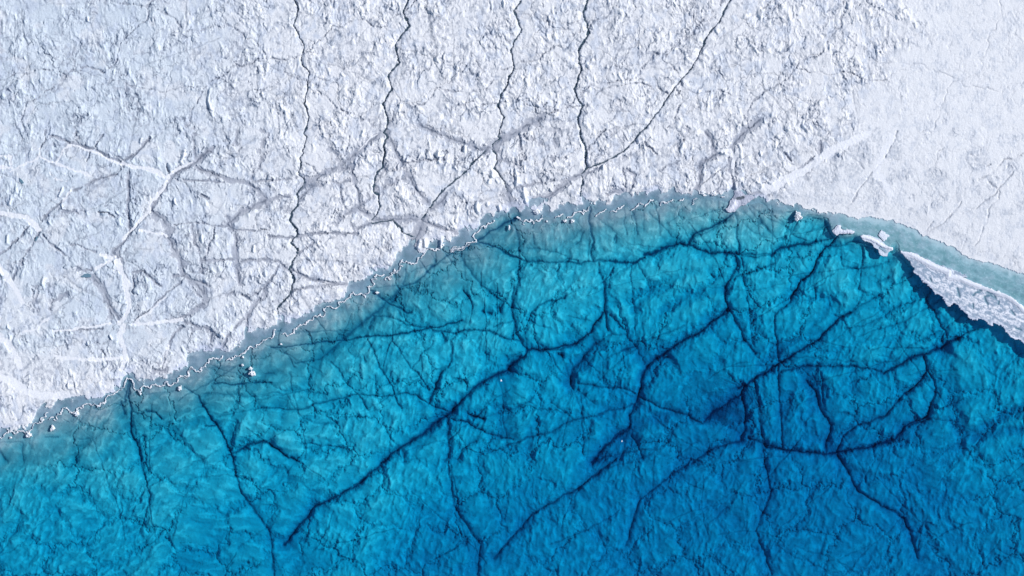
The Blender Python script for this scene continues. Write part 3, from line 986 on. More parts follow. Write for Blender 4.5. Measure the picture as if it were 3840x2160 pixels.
crk_p = line_field(LAKE_CRACKS, 1.0, 2.2, halo=lambda w: w * 2.0 + 2.3)
trg = line_field(LAKE_TROUGHS, 1.25)
thin = line_field(LAKE_CRACKS, 1, halo=lambda w: .12 + w * .35)
wd3, wv3 = worley((X + WX * 4) / 17, (Y + WY * 4) / 15, 28)
pill = ss(0, .30, wd3) - 1
hairb = line_field(random_lines(260, -200, 200, -110, 55, 6, 40, .27, .9, [28, 35, -40, 88, 96, 10, 50]), 1, 3)
netb = np.exp(-(wd3 / F(.026)) ** 2 * WIDTH_MOD) * ss(-.55, .25, perlin(X / 31, Y / 31, 121))
wd4, wv4 = worley((X + WX * 1.5 + Y * .55) / 15, (Y + WY * 1.5) / 8, 38)
netc = np.exp(-(wd4 / F(.018)) ** 2) * ss(.05, .45, perlin(X / 15, Y / 15, 123))
deepness = ss(.4, 3.5, depth)
bed_z = -depth + bed_rel * (F(.42) + F(.5) * deepness) + (pill * F(.5) - crk_p * F(.95)) * deepness
bed_z -= crk_w * (F(.12) + F(.30) * deepness) + crk * (F(.25) + F(.65) * deepness) + trg * (F(.4) + F(1.5) * deepness)
bed_z -= hairb * F(.25) + netb * F(.5) + netc * F(.15)
bed_z = np.minimum(bed_z, F(-.30))

# ------------------------------------------------------------------ apron of slush between ice and open water
ap_n = fbm(X / 4.5, Y / 4.5, 131, 4, .55)
ap_z = F(-.16) + ap_n * F(.05) - crk * F(.35) - ss(0, 2.5, np.maximum(SD, 0)) * F(.10)
edge = ss(-1.0, 0, AD)
ap_z = ap_z - ss(-2.5, 0, AD) * F(.16) * (1 - ss(108, 120, X))
east_ap = ss(118, 130, X)
ap_z = np.minimum(ap_z, F(-.05))

Z = np.where(land, ice_z, np.where(openw, bed_z, ap_z)).astype(F)

# ------------------------------------------------------------------ colour of the surfaces (albedo)


def mixc(c, col, m):
    m = m[..., None]
    return c * (1 - m) + np.array(col, F) * m


ice_col = np.empty(X.shape + (3,), F)
ice_col[:] = (.84, .845, .862)
ice_col = mixc(ice_col, (.635, .72, .80), np.clip(leftn * F(.85) + veil * F(.10), 0, 1))
ice_col = mixc(ice_col, (.85, .86, .88), np.clip(flat_snow * F(.8) + drift * F(.55), 0, 1))
ice_col = mixc(ice_col, (.55, .62, .74), np.clip(ss(.05, .6, -n_big * .5 + fbm(X / 3.6, Y / 4.6, 141, 4, .6) * .8) * F(.55) * (1 - flat_snow), 0, 1))
silt = np.clip(band * F(.52) + (grey * F(.22) + grey_w * F(.10)) * (1 - flat_snow * F(.8)), 0, .85)
ice_col = mixc(ice_col, (.36, .385, .455), silt)
mot = ss(.02, .5, fbm(X / 4.5, Y / 5.5, 181, 5, .62)) * flat_snow
ice_col = mixc(ice_col, (.60, .645, .72), mot * F(.55) * (F(.75) + fine * F(.6)))
pe = np.exp(-((pat - F(.5)) / F(.33)) ** 2)
ice_col = mixc(ice_col, (.40, .44, .52), pe * F(.35) * ss(-.3, .3, fx))
spots = ss(.36, .58, fbm(X / 1.5, Y / 1.9, 151, 3) * F(.8) + perlin(X / 13, Y / 13, 153) * F(.55)) * (1 - flat_snow)
ice_col = mixc(ice_col, (.40, .43, .50), spots * F(.6))
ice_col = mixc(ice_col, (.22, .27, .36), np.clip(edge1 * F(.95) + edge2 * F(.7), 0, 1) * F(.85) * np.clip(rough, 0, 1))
ice_col = mixc(ice_col, (.44, .485, .56), pat * F(.50) * (F(.6) + fine))
darkline = np.clip(core * F(.85) * (1 - flat_snow * F(.35)) + hair * F(.5) * (1 - flat_snow * F(.8)) + net * F(.5) + net2 * F(.45), 0, 1)
ice_col = mixc(ice_col, (.10, .13, .19), darkline * F(.75))
riser = ss(.0, .10, scarp) * ss(.34, .22, scarp)
ice_col = mixc(ice_col, (.32, .38, .50), riser * F(.22) * rough * ss(-.1, .5, perlin(X / 6, Y / 6, 155)))
ice_col = mixc(ice_col, (.90, .91, .94), white * F(.9))
for label, m, z in stream_masks:
    ice_col = mixc(ice_col, (.45, .51, .60), ss(.02, .35, m) * F(.5))
ice_col = mixc(ice_col, (.90, .91, .94), ss(.3, .8, spire + fins) * F(.8))
# wet lilac-grey snow right at the water's edge in places
ice_col = mixc(ice_col, (.62, .68, .84), ss(3.0, .3, inland) * ss(.0, .5, perlin(X / 9, Y / 9, 157)) * F(.6) * (1 - flat_snow))

ap_col = np.empty(X.shape + (3,), F)
ap_col[:] = (.29, .335, .42)
ap_col = mixc(ap_col, (.31, .44, .49), np.clip(east_ap + ss(60, 100, X) * F(.35), 0, 1))
ap_col = mixc(ap_col, (.44, .50, .58), ss(-.1, .8, ap_n) * F(.5))
ap_col = mixc(ap_col, (.18, .24, .29), ss(.0, .8, -ap_n) * F(.5))
ap_col = mixc(ap_col, (.07, .13, .18), np.clip(crk * F(.7), 0, 1))
east_mott = fbm(X / 3.0 + Y / 6, Y / 1.8 + X / 5, 165, 4, .6) * east_ap
ap_col = mixc(ap_col, (.20, .35, .38), ss(.05, .6, -east_mott) * F(.55))
ap_col = mixc(ap_col, (.50, .60, .66), ss(.1, .7, east_mott) * F(.45))
fleck = ss(.55, .75, fbm(X / .8, Y / .6, 161, 2) + ap_n * F(.2)) * east_ap
ap_col = mixc(ap_col, (.70, .76, .82), fleck * F(.5))
ap_col = mixc(ap_col, (.72, .76, .82), np.maximum(ss(1.0, .1, np.maximum(SD, 0)) * F(.45), east_ap * ss(3.2, .2, SD + ap_n * F(2.0)) * F(.7)))

bed_col = np.empty(X.shape + (3,), F)
bed_col[:] = (.52, .68, .70)
shallow = np.clip(ss(2.6, .7, depth) * F(.75) + ss(40, 3, away) * F(.45) * ss(60, -20, X) + ss(14, 2, away) * F(.2) + ss(-40, -150, X) * F(.12), 0, 1)
bed_col = mixc(bed_col, (.24, .32, .38), np.clip(shallow * F(.92), 0, 1) * (1 - ss(20, 80, X) * F(.30)))
near = ss(6.5, .2, away + sn * F(2.2)) * (1 - ss(100, 115, X))
bed_col = mixc(bed_col, (.26, .31, .38), near * F(.75))
cellt = (wv3 - F(.5)) * F(.9)
blotch = fbm(X / 7, Y / 7, 171, 3)
bed_col = mixc(bed_col, (.40, .56, .62), ss(.0, .7, blotch - cellt * F(.6)) * F(.45))
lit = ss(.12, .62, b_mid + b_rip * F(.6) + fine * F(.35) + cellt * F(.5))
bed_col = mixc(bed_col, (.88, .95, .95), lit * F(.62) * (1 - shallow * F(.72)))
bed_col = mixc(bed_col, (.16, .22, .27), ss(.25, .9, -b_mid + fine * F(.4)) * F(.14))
dots = ss(.78, .9, fbm(X / 1.2, Y / 1.3, 173, 2) + perlin(X / 19, Y / 19, 175) * F(.3))
bed_col = mixc(bed_col, (.06, .09, .11), dots * F(.4))
bed_col = mixc(bed_col, (.12, .20, .28), np.clip(crk_w * F(.32) + trg * F(.30), 0, 1))
bed_col = mixc(bed_col, (.035, .08, .16), np.clip(crk * F(.28) + thin * F(.66) + netb * F(.42) + netc * F(.25) + hairb * F(.45), 0, .95))

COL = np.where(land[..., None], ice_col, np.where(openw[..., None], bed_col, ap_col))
COL = np.clip(COL, .01, .95).astype(F)

# ------------------------------------------------------------------ materials


def new_mat(name):
    m = bpy.data.materials.new(name)
    m.use_nodes = True
    nt = m.node_tree
    b = nt.nodes['Principled BSDF']
    return m, nt, b


def attr_mat(name, rough_v, spec, grain, bump, scale=2.2):
    m, nt, b = new_mat(name)
    at = nt.nodes.new('ShaderNodeAttribute')
    at.attribute_name = 'albedo'
    co = nt.nodes.new('ShaderNodeTexCoord')
    nz = nt.nodes.new('ShaderNodeTexNoise')
    nz.inputs['Scale'].default_value = scale
    nz.inputs['Detail'].default_value = 5
    nz.inputs['Roughness'].default_value = .7
    nt.links.new(co.outputs['Object'], nz.inputs['Vector'])
    mp = nt.nodes.new('ShaderNodeMapRange')
    mp.inputs['From Min'].default_value = .3
    mp.inputs['From Max'].default_value = .7
    mp.inputs['To Min'].default_value = 1 - grain
    mp.inputs['To Max'].default_value = 1 + grain * .4
    nt.links.new(nz.outputs['Fac'], mp.inputs['Value'])
    mx = nt.nodes.new('ShaderNodeVectorMath')
    mx.operation = 'SCALE'
    nt.links.new(at.outputs['Color'], mx.inputs[0])
    nt.links.new(mp.outputs['Result'], mx.inputs['Scale'])
    nt.links.new(mx.outputs[0], b.inputs['Base Color'])
    b.inputs['Roughness'].default_value = rough_v
    b.inputs['Specular IOR Level'].default_value = spec
    bp = nt.nodes.new('ShaderNodeBump')
    bp.inputs['Strength'].default_value = .6
    bp.inputs['Distance'].default_value = bump
    nt.links.new(nz.outputs['Fac'], bp.inputs['Height'])
    nt.links.new(bp.outputs['Normal'], b.inputs['Normal'])
    return m


MAT_ICE = attr_mat('weathered glacier ice', .65, .25, .14, .12)
MAT_SLUSH = attr_mat('waterlogged slush', .5, .3, .10, .03)
MAT_BED = attr_mat('submerged ice bed', .9, .0, .12, .03)
MAT_FLOE = attr_mat('floating ice', .6, .3, .10, .08, 3.0)

m, nt, b = new_mat('stream water')
b.inputs['Base Color'].default_value = (.022, .05, .075, 1)
b.inputs['Roughness'].default_value = .12
nz = nt.nodes.new('ShaderNodeTexNoise')
nz.inputs['Scale'].default_value = 1.2
cr = nt.nodes.new('ShaderNodeValToRGB')
cr.color_ramp.elements[0].color = (.02, .045, .07, 1)
cr.color_ramp.elements[1].color = (.08, .13, .17, 1)
co = nt.nodes.new('ShaderNodeTexCoord')
nt.links.new(co.outputs['Object'], nz.inputs['Vector'])
nt.links.new(nz.outputs['Fac'], cr.inputs['Fac'])
nt.links.new(cr.outputs['Color'], b.inputs['Base Color'])
MAT_STREAM = m

m, nt, b = new_mat('clear lake water')
nt.nodes.remove(b)
out = nt.nodes['Material Output']
tr = nt.nodes.new('ShaderNodeBsdfTransparent')
gl = nt.nodes.new('ShaderNodeBsdfGlossy')
gl.inputs['Roughness'].default_value = .06
# Schlick reflectance from the facing angle, the same from above and below
fr = nt.nodes.new('ShaderNodeLayerWeight')
fr.inputs['Blend'].default_value = .5
pw = nt.nodes.new('ShaderNodeMath')
pw.operation = 'POWER'
pw.inputs[1].default_value = 5
ma = nt.nodes.new('ShaderNodeMath')
ma.operation = 'MULTIPLY_ADD'
ma.inputs[1].default_value = .98
ma.inputs[2].default_value = .02
nt.links.new(fr.outputs['Facing'], pw.inputs[0])
nt.links.new(pw.outputs[0], ma.inputs[0])
nz = nt.nodes.new('ShaderNodeTexNoise')
nz.inputs['Scale'].default_value = .9
nz.inputs['Detail'].default_value = 3
co = nt.nodes.new('ShaderNodeTexCoord')
nt.links.new(co.outputs['Object'], nz.inputs['Vector'])
bp = nt.nodes.new('ShaderNodeBump')
bp.inputs['Strength'].default_value = .3
bp.inputs['Distance'].default_value = .03
nt.links.new(nz.outputs['Fac'], bp.inputs['Height'])
nt.links.new(bp.outputs['Normal'], gl.inputs['Normal'])
nt.links.new(bp.outputs['Normal'], fr.inputs['Normal'])
mx = nt.nodes.new('ShaderNodeMixShader')
nt.links.new(ma.outputs[0], mx.inputs[0])
nt.links.new(tr.outputs[0], mx.inputs[1])
nt.links.new(gl.outputs[0], mx.inputs[2])
nt.links.new(mx.outputs[0], out.inputs['Surface'])
va = nt.nodes.new('ShaderNodeVolumeAbsorption')
# Cycles absorbs (1 - colour) * density per metre
KR, KG, KB = .50, .085, .039
va.inputs['Density'].default_value = 1.0
va.inputs['Color'].default_value = (1 - KR, 1 - KG, 1 - KB, 1)
nt.links.new(va.outputs[0], out.inputs['Volume'])
MAT_WATER = m

# ------------------------------------------------------------------ mesh builders
COLL = scene.collection


def tag(o, label, cat=None, kind=None, group=None):
    o['label'] = label
    if cat:
        o['category'] = cat
    if kind:
        o['kind'] = kind
    if group:
        o['group'] = group
    return o


def mesh_from(name, verts, quads, mat, col=None, loc=(0, 0, 0), parent=None, smooth=True):
    me = bpy.data.meshes.new(name)
    verts = np.asarray(verts, F) - np.asarray(loc, F)
    n, q = len(verts), len(quads)
    me.vertices.add(n)
    me.vertices.foreach_set('co', verts.ravel())
    me.loops.add(q * 4)
    me.loops.foreach_set('vertex_index', np.asarray(quads, np.int32).ravel())
    me.polygons.add(q)
    me.polygons.foreach_set('loop_start', np.arange(0, q * 4, 4, dtype=np.int32))
    me.update(calc_edges=True)
    me.polygons.foreach_set('use_smooth', np.full(q, smooth))
    if col is not None:
        a = me.color_attributes.new('albedo', 'FLOAT_COLOR', 'POINT')
        c = np.ones((n, 4), F)
        c[:, :3] = col
        a.data.foreach_set('color', c.ravel())
    me.materials.append(mat)
    o = bpy.data.objects.new(name, me)
    COLL.objects.link(o)
    if parent is not None:
        o.parent = parent
        loc = [a_ - b_ for a_, b_ in zip(loc, parent.location)]
    o.location = loc
    return o


def grid_part(name, fmask, z, col, mat, loc=(0, 0, 0)):
    """faces of the main grid where fmask (cells) is true"""
    jj, ii = np.nonzero(fmask)
    v00 = jj * NX + ii
    q = np.stack([v00, v00 + 1, v00 + NX + 1, v00 + NX], 1)
    used, inv = np.unique(q, return_inverse=True)
    v = np.stack([X.ravel()[used], Y.ravel()[used], z.ravel()[used]], 1)
    c = None if col is None else col.reshape(-1, 3)[used]
    return mesh_from(name, v, inv.reshape(-1, 4), mat, c, loc)


def cells(m):
    return m[:-1, :-1] & m[1:, 1:] & m[:-1, 1:] & m[1:, :-1]


def largest_piece(m):
    """the biggest connected group of cells (label spreading)"""
    lab = np.where(m, np.arange(1, m.size + 1).reshape(m.shape), 0).astype(np.int64)
    while True:
        old = lab.copy()
        for ax in (0, 1):
            for rev in (False, True):
                v = lab if ax == 0 else lab.T
                w_ = v[::-1] if rev else v
                for k in range(1, w_.shape[0]):
                    both = (w_[k] > 0) & (w_[k - 1] > 0)
                    np.maximum(w_[k], np.where(both, w_[k - 1], 0), out=w_[k])
        if (old == lab).all():
            break
    ids, cnt = np.unique(lab[lab > 0], return_counts=True)
    if len(ids) == 0:
        return m
    return lab == ids[cnt.argmax()]


def slab(name, mask, gx_, gy_, top, bottom, col, mat, parent=None, side_col=(.55, .62, .72)):
    """closed slab over the cells of a local grid where mask is true"""
    ny, nx = gx_.shape
    mask = largest_piece(mask)
    jj, ii = np.nonzero(mask)
    if len(jj) < 2:
        return None
    v00 = jj * nx + ii
    q = np.stack([v00, v00 + 1, v00 + nx + 1, v00 + nx], 1)
    used, inv = np.unique(q, return_inverse=True)
    inv = inv.reshape(-1, 4)
    n = len(used)
    xs, ys = gx_.ravel()[used], gy_.ravel()[used]
    tv = np.stack([xs, ys, top.ravel()[used]], 1)
    bv = np.stack([xs, ys, np.minimum(bottom.ravel()[used], tv[:, 2] - .02)], 1)
    e = np.concatenate([inv[:, [0, 1]], inv[:, [1, 2]], inv[:, [2, 3]], inv[:, [3, 0]]])
    key = e[:, 0].astype(np.int64) * n + e[:, 1]
    rev = e[:, 1].astype(np.int64) * n + e[:, 0]
    bd = e[~np.isin(key, rev)]
    side = np.stack([bd[:, 1], bd[:, 0], bd[:, 0] + n, bd[:, 1] + n], 1)
    quads = np.concatenate([inv, inv[:, ::-1] + n, side])
    c = col.reshape(-1, 3)[used]
    cc = np.concatenate([c, np.tile(np.array(side_col, F), (n, 1))])
    cx, cy = float(xs.mean()), float(ys.mean())
    return mesh_from(name, np.concatenate([tv, bv]), quads, mat, cc, (cx, cy, 0), parent)


# ------------------------------------------------------------------ ground, slush, bed, lake
cl = land[:-1, :-1]
cw = openw[:-1, :-1]
tag(grid_part('ground', cl, Z, COL, MAT_ICE), 'rough white glacier ice cut by grey grooves and meltwater streams', 'ice', 'structure')
tag(grid_part('shore_slush', ~cl & ~cw, Z, COL, MAT_SLUSH), 'grey-blue waterlogged slush along the edge of the white ice', 'slush', 'structure')
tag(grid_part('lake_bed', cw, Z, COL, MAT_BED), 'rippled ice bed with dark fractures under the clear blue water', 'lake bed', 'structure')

EXT = 5990.0
wv = [(-EXT, -EXT, -40), (EXT, -EXT, -40), (EXT, EXT, -40), (-EXT, EXT, -40), (-EXT, -EXT, 0), (EXT, -EXT, 0), (EXT, EXT, 0), (-EXT, EXT, 0)]
wq = [(3, 2, 1, 0), (4, 5, 6, 7), (0, 1, 5, 4), (1, 2, 6, 5), (2, 3, 7, 6), (3, 0, 4, 7)]
tag(mesh_from('lake_water', wv, wq, MAT_WATER, smooth=False), 'clear turquoise to deep blue meltwater lake', 'lake', 'structure')

for label, mk, zz in stream_masks:
    fm = cells(mk > .30) & cl
    o = grid_part('meltwater_stream', fm, zz, None, MAT_STREAM)
    tag(o, label, 'stream', 'structure')

# ------------------------------------------------------------------ small standing pools on the ice


def local_grid(x0, x1, y0, y1, s):
    a, b_ = np.meshgrid(np.arange(x0, x1 + s, s, dtype=F), np.arange(y0, y1 + s, s, dtype=F))
    return a, b_


def z_at(x, y):
    i, j = int(np.searchsorted(AX, x)), int(np.searchsorted(AY, y))
    return float(Z[min(j, NY - 1), min(i, NX - 1)])


# ------------------------------------------------------------------ thin white rim of refrozen ice along the slush
RIMS = [
 ('lacy white ice rim at the far left edge of the lake', 'B1', '-40,1290 10,1260 40,1222 100,1200 150,1195 200,1205 240,1200 270,1165 300,1125 345,1085 400,1040'),
 ('short curly scrap of white ice rim between the two long rims at far left', 'B1', '410,1100 420,1085 445,1080'),
 ('long white ice rim running up to the pointed bay in the lower left shore', 'B1', '450,1100 475,1070 480,1050 520,1030 530,1000 555,1000 580,1040 610,1045 640,1010 660,1000 690,1005 695,975 720,965 790,965 815,995 835,990 840,965 880,935 900,905 960,885 1000,850 1040,810 1050,780 1062,752'),
 ('white ice rim zigzagging from the pointed bay towards the right', 'B1', '1062,752 1090,765 1120,800 1135,855 1160,860 1180,830 1210,820 1245,835 1270,810 1300,800 1350,820 1375,790 1400,785 1410,815 1440,810 1490,770 1520,735 1580,730 1570,700 1590,665 1630,690 1680,700 1720,660 1740,630 1790,585 1830,600 1860,570'),
 ('white ice rim below the grey slush, just left of the first stream mouth', 'B1', '1890,610 1945,600 1990,570 2030,545 2080,500 2120,510 2170,475 2229,430 2270,425 2290,380 2300,350'),
 ('white ice rim rising in steps right of the first stream mouth', 'B2', '245,385 270,380 300,395 340,360 375,330 390,305 440,300 475,270 500,260 510,235 560,220 590,235 590,190 620,155 670,170 710,125 770,110 810,60 860,55 905,45 935,80 950,50 965,0 955,-10 990,-75 1030,-115 1090,-110'),
 ('white ice rim with tangled strands below the lilac slush tongue', 'A2', '1105,1270 1150,1265 1145,1215 1180,1180 1200,1215 1225,1180 1225,1130 1245,1100 1260,1125 1320,1140 1370,1120 1375,1095 1420,1065 1440,1030 1490,1010 1550,1020 1610,975'),
 ('bright white ice rim hugging the dark blue fracture near the middle of the shore', 'A2', '1660,1035 1700,1010 1770,990 1820,960 1865,955 1850,920 1830,905 1860,880 1890,855 1940,840 1980,800 2010,770'),
 ('thin white ice rim right of the deep blue notch', 'A3', '85,745 110,770 150,780 148,808'),
 ('faint white ice rim arching under grey slush right of the notch', 'A3', '150,785 200,765 260,780 300,758 298,730'),
 ('tiny white ice rim left of two little ice blocks', 'A3', '405,752 430,735 470,720'),
 ('white ice rim left of the widest stream mouth', 'A3', '508,752 560,720 620,700 640,722 680,685 690,660'),
 ('white ice rim with a clotted left end, right of the widest stream mouth', 'A3', '745,738 770,715 830,680'),
 ('slanting white ice rim, second to the right of the widest stream mouth', 'A3', '868,702 920,695 960,670 980,645'),
 ('white ice rim with a bright left knot under the north shore', 'A3', '1040,688 1062,682 1090,655 1140,640'),
 ('short steep white ice rim under the north shore', 'A3', '1155,658 1190,625 1222,598'),
 ('white ice rim trailing up to a ragged slush edge', 'A3', '1290,652 1340,630 1388,598'),
 ('small faint ice rim nearest the top of the lake', 'A3', '1448,608 1480,590'),
 ('upright hooked ice rim left of the grey snow mound', 'A3', '1552,642 1560,600 1592,590'),
]


RIM_RNG = np.random.default_rng(77)


def rim_object(label, tile, text):
    p = [np.array(q) for q in pts(tile, text)]
    for lev in range(4):
        q = [p[0]]
        for a_, c_ in zip(p[:-1], p[1:]):
            d_ = c_ - a_
            if np.hypot(*d_) > .35:
                q.append((a_ + c_) / 2 + np.array([-d_[1], d_[0]]) * float(np.clip(RIM_RNG.normal() * .27, -.5, .5)))
            q.append(c_)
        p = q
    p = [tuple(map(float, v)) for v in p]
    xs, ys = [a for a, _ in p], [b_ for _, b_ in p]
    s = .08
    x, y = local_grid(min(xs) - 1.2, max(xs) + 1.2, min(ys) - 1.2, max(ys) + 1.2, s)
    wx = wy = F(0)
    d = np.full(x.shape, 99, F)
    for (ax, ay), (bx, by) in zip(p[:-1], p[1:]):
        dx, dy = bx - ax, by - ay
        t = np.clip(((x + wx - ax) * dx + (y + wy - ay) * dy) / (dx * dx + dy * dy + 1e-9), 0, 1)
        d = np.minimum(d, np.hypot(x + wx - ax - t * dx, y + wy - ay - t * dy))
    wid = np.maximum(F(.155) + F(.15) * perlin(x / 1.6, y / 1.6, 207), F(.085))
    strand = np.abs(d - F(.52) - F(.3) * perlin(x / 1.7, y / 1.7, 209)) < F(.075)
    strand &= perlin(x / 2.9, y / 2.9, 211) > .12
    m = ((d < wid) | strand) 
    m = m[:-1, :-1]
    top = F(.04) + F(.08) * ss(.3, 0, d) + F(.03) * np.clip(fbm(x / .35, y / .35, 213, 2), -.5, 1)
    col = np.empty(x.shape + (3,), F)
    col[:] = (.84, .86, .90)
    col = mixc(col, (.30, .37, .45), ss(.0, -.45, fbm(x / 1.6, y / 1.6, 219, 3, .6)) * F(.9))
    o = slab('ice_ridge', m, x, y, top, np.full(x.shape, -.06, F), col, MAT_FLOE, side_col=(.8, .84, .9))
    if o:
        tag(o, label, 'ice rim', group='white ice rims along the lake shore')


for r in RIMS:
    rim_object(*r)

# ------------------------------------------------------------------ floating blocks
BLOCKS = [
 ('B1', 1503, 838, 15, 20, 3, 'small lone white ice block off the lower left shore, right of the pointed bay'),
 ('B1', 440, 1172, 18, 22, 5, 'lone white ice block floating off the lower left corner of the shore'),
 ('B1', 243, 1228, 26, 20, 2, 'white ice block frozen to the lower end of the far left rim'),
 ('B1', 2030, 578, 9, 9, 7, 'tiny ice block, uppermost of a cluster of four below the rim'),
 ('B1', 2028, 645, 12, 9, 8, 'tiny flat ice block, left of the lumpiest block in the cluster of four'),
 ('B1', 2095, 672, 17, 11, 9, 'small greyish ice block touching the lumpy largest block of the cluster'),
 ('B1', 2110, 715, 26, 20, 10, 'lumpy white ice block, largest and lowest of the cluster of four'),
 ('B1', 90, 1250, 12, 9, 11, 'tiny ice block just below the left end of the far left rim'),
 ('B1', 1174, 885, 8, 10, 12, 'tiny ice fragment below the zigzag rim beside the pointed bay'),
 ('A3', 488, 776, 14, 12, 13, 'small spiky ice block, left of a pair near the widest stream mouth'),
 ('A3', 550, 778, 14, 14, 14, 'small white ice block, right of a pair near the widest stream mouth'),
 ('A3', 335, 780, 7, 7, 15, 'tiny ice fragment left of the pair of small blocks'),
 ('A3', 22, 833, 7, 20, 16, 'upright sliver of ice just below the deep blue notch'),
 ('A3', 250, 702, 26, 22, 17, 'broken pale ice plate stranded on the slush right of the notch'),
 ('A3', 1732, 548, 27, 19, 18, 'clean angular white ice plate stranded on slush left of the grey mound'),
 ('A3', 1806, 577, 14, 4, 19, 'thin white ice sliver between the angular plate and the grey mound'),
 ('A3', 1640, 540, 18, 16, 20, 'rounded white ice lump at the shore, left of the angular plate'),
 ('B2', 1032, 40, 16, 9, 21, 'small flat ice block beside a dark fracture below the stepped rim'),
 ('B2', 232, 470, 10, 6, 22, 'tiny ice fragment off the first stream mouth'),
 ('A4', 338, 738, 30, 36, 23, 'textured lilac-white ice block off the upper right shore'),
 ('B1', 640, 1050, 22, 20, 24, 'tangled heap of ice plates hanging below the long left rim'),
 ('B2', 2070, 775, 7, 8, 26, 'tiny white block standing in for a light glint over the wide dark fracture at mid lake'),  # a glint of light on the lake, modelled as a white block
 ('B3', 962, 1280, 5, 6, 27, 'tiny pale block standing in for a light glint over the deep fracture at the bottom centre'),  # another light glint, added as a tiny block
 ('B1', 355, 1105, 14, 11, 25, 'small ice block just right of the far left rim'),
]


def block_object(tile, u, v, ru, rv, seed, label):
    (cx, cy), = pts(tile, '%f,%f' % (u, v))
    rx, ry = ru / K / 10, rv / K / 10
    s = .07
    x, y = local_grid(cx - rx * 1.7 - .3, cx + rx * 1.7 + .3, cy - ry * 1.7 - .3, cy + ry * 1.7 + .3, s)
    r = np.hypot((x - cx) / rx, (y - cy) / ry)
    r = r + fbm((x - cx) / (rx * .75) + seed * 5, (y - cy) / (ry * .75), seed, 3, .6) * F(.5)
    size = min(rx, ry)
    m = (r < 1)[:-1, :-1]
    top = F(.06) + F(size) * F(.75) * np.sqrt(np.clip(1 - r, 0, 1)) + np.abs(fbm(x / .45, y / .45, seed + 40, 2)) * F(size * .5)
    col = np.empty(x.shape + (3,), F)
    col[:] = (.84, .87, .92)
    o = slab('ice_block', m, x, y, top, np.full(x.shape, -.45 * size - .1, F), col, MAT_FLOE, side_col=(.5, .66, .76))
    if o:
        tag(o, label, 'ice block', group='small ice blocks in the lake')


for b_ in BLOCKS:
    block_object(*b_)

# ------------------------------------------------------------------ floes, shelf and mound


def floe_part(name, parent, s, box, mfun, zfun, color, thick=.03):
    x, y = local_grid(*box, s)
    m = mfun(x, y)[:-1, :-1]
    # keep one connected piece: grow from the densest start
    keep = np.zeros(m.shape, bool)
    jj, ii = np.nonzero(m)
    k = len(jj) // 2
    keep[jj[k], ii[k]] = True
    while True:
        g = keep.copy()
        g[1:] |= keep[:-1]
        g[:-1] |= keep[1:]
        g[:, 1:] |= keep[:, :-1]
        g[:, :-1] |= keep[:, 1:]
        g &= m
        if g.sum() == keep.sum():
            break
        keep = g
    col = np.empty(x.shape + (3,), F)
    col[:] = color
    z = zfun(x, y).astype(F)
    return slab(name, keep, x, y, z, z - F(thick + .05), col, MAT_FLOE, parent, side_col=color)


def box_of(p, m_):
    xs, ys = [a for a, _ in p], [b2 for _, b2 in p]
    return (min(xs) - m_, max(xs) + m_, min(ys) - m_, max(ys) + m_)


def floe(name, poly, s, warp, zfun, cfun, depth_v, label, cat, group=None):
    xs, ys = [a for a, _ in poly], [b2 for _, b2 in poly]
    x, y = local_grid(min(xs) - 1.5, max(xs) + 1.5, min(ys) - 1.5, max(ys) + 1.5, s)
    wx = fbm(x / 1.6, y / 1.6, 301, 4, .6) * F(warp)
    wy = fbm(x / 1.6, y / 1.6, 305, 4, .6) * F(warp)
    sd = poly_sdf(poly, (x + wx).astype(np.float64), (y + wy).astype(np.float64))
    m = (sd > 0)[:-1, :-1]
    top = zfun(x, y, sd)
    o = slab(name, m, x, y, top.astype(F), np.full(x.shape, -depth_v, F), cfun(x, y, sd).astype(F), MAT_FLOE,
             side_col=(.35, .55, .68))
    return tag(o, label, cat, group=group)


def dist_to(p, x, y):
    d = np.full(x.shape, 99, F)
    for (ax, ay), (bx, by) in zip(p[:-1], p[1:]):
        dx, dy = bx - ax, by - ay
        t = np.clip(((x - ax) * dx + (y - ay) * dy) / (dx * dx + dy * dy + 1e-9), 0, 1)
        d = np.minimum(d, np.hypot(x - ax - t * dx, y - ay - t * dy))
    return d


# big shelf of old lake ice at the right edge
shelf_poly = (pts('A4', '1185,1030 1240,1090 1290,1150 1315,1185 1308,1205 1350,1240 1400,1300 1450,1340 1490,1387 1550,1412')
              + pts('B4', '1565,120 1590,155 1610,155 1630,125 1680,155 1740,210 1770,250 1800,270 1850,260 1890,270 1930,300 1970,322 1965,290 2010,300 2070,350 2100,395 2150,435 2175,430 2200,440 2229,465')
              + pts('S', '3900,1330 4200,1550 4600,1800 4700,1700 4300,1350 4000,1180')
              + pts('D3', '2229,640 2000,440 1800,330 1640,290 1530,240 1280,150 1080,60 950,0')
              + pts('A4', '1760,1240 1620,1180 1500,1140 1400,1090 1290,1040'))
ridge = pts('A4', '1195,1038 1290,1060 1400,1120 1500,1170 1600,1205') + pts('D3', '650,0 900,30 1080,120 1300,200 1500,250 1640,320 1850,380 2000,470 2120,580 2229,700 2500,900')
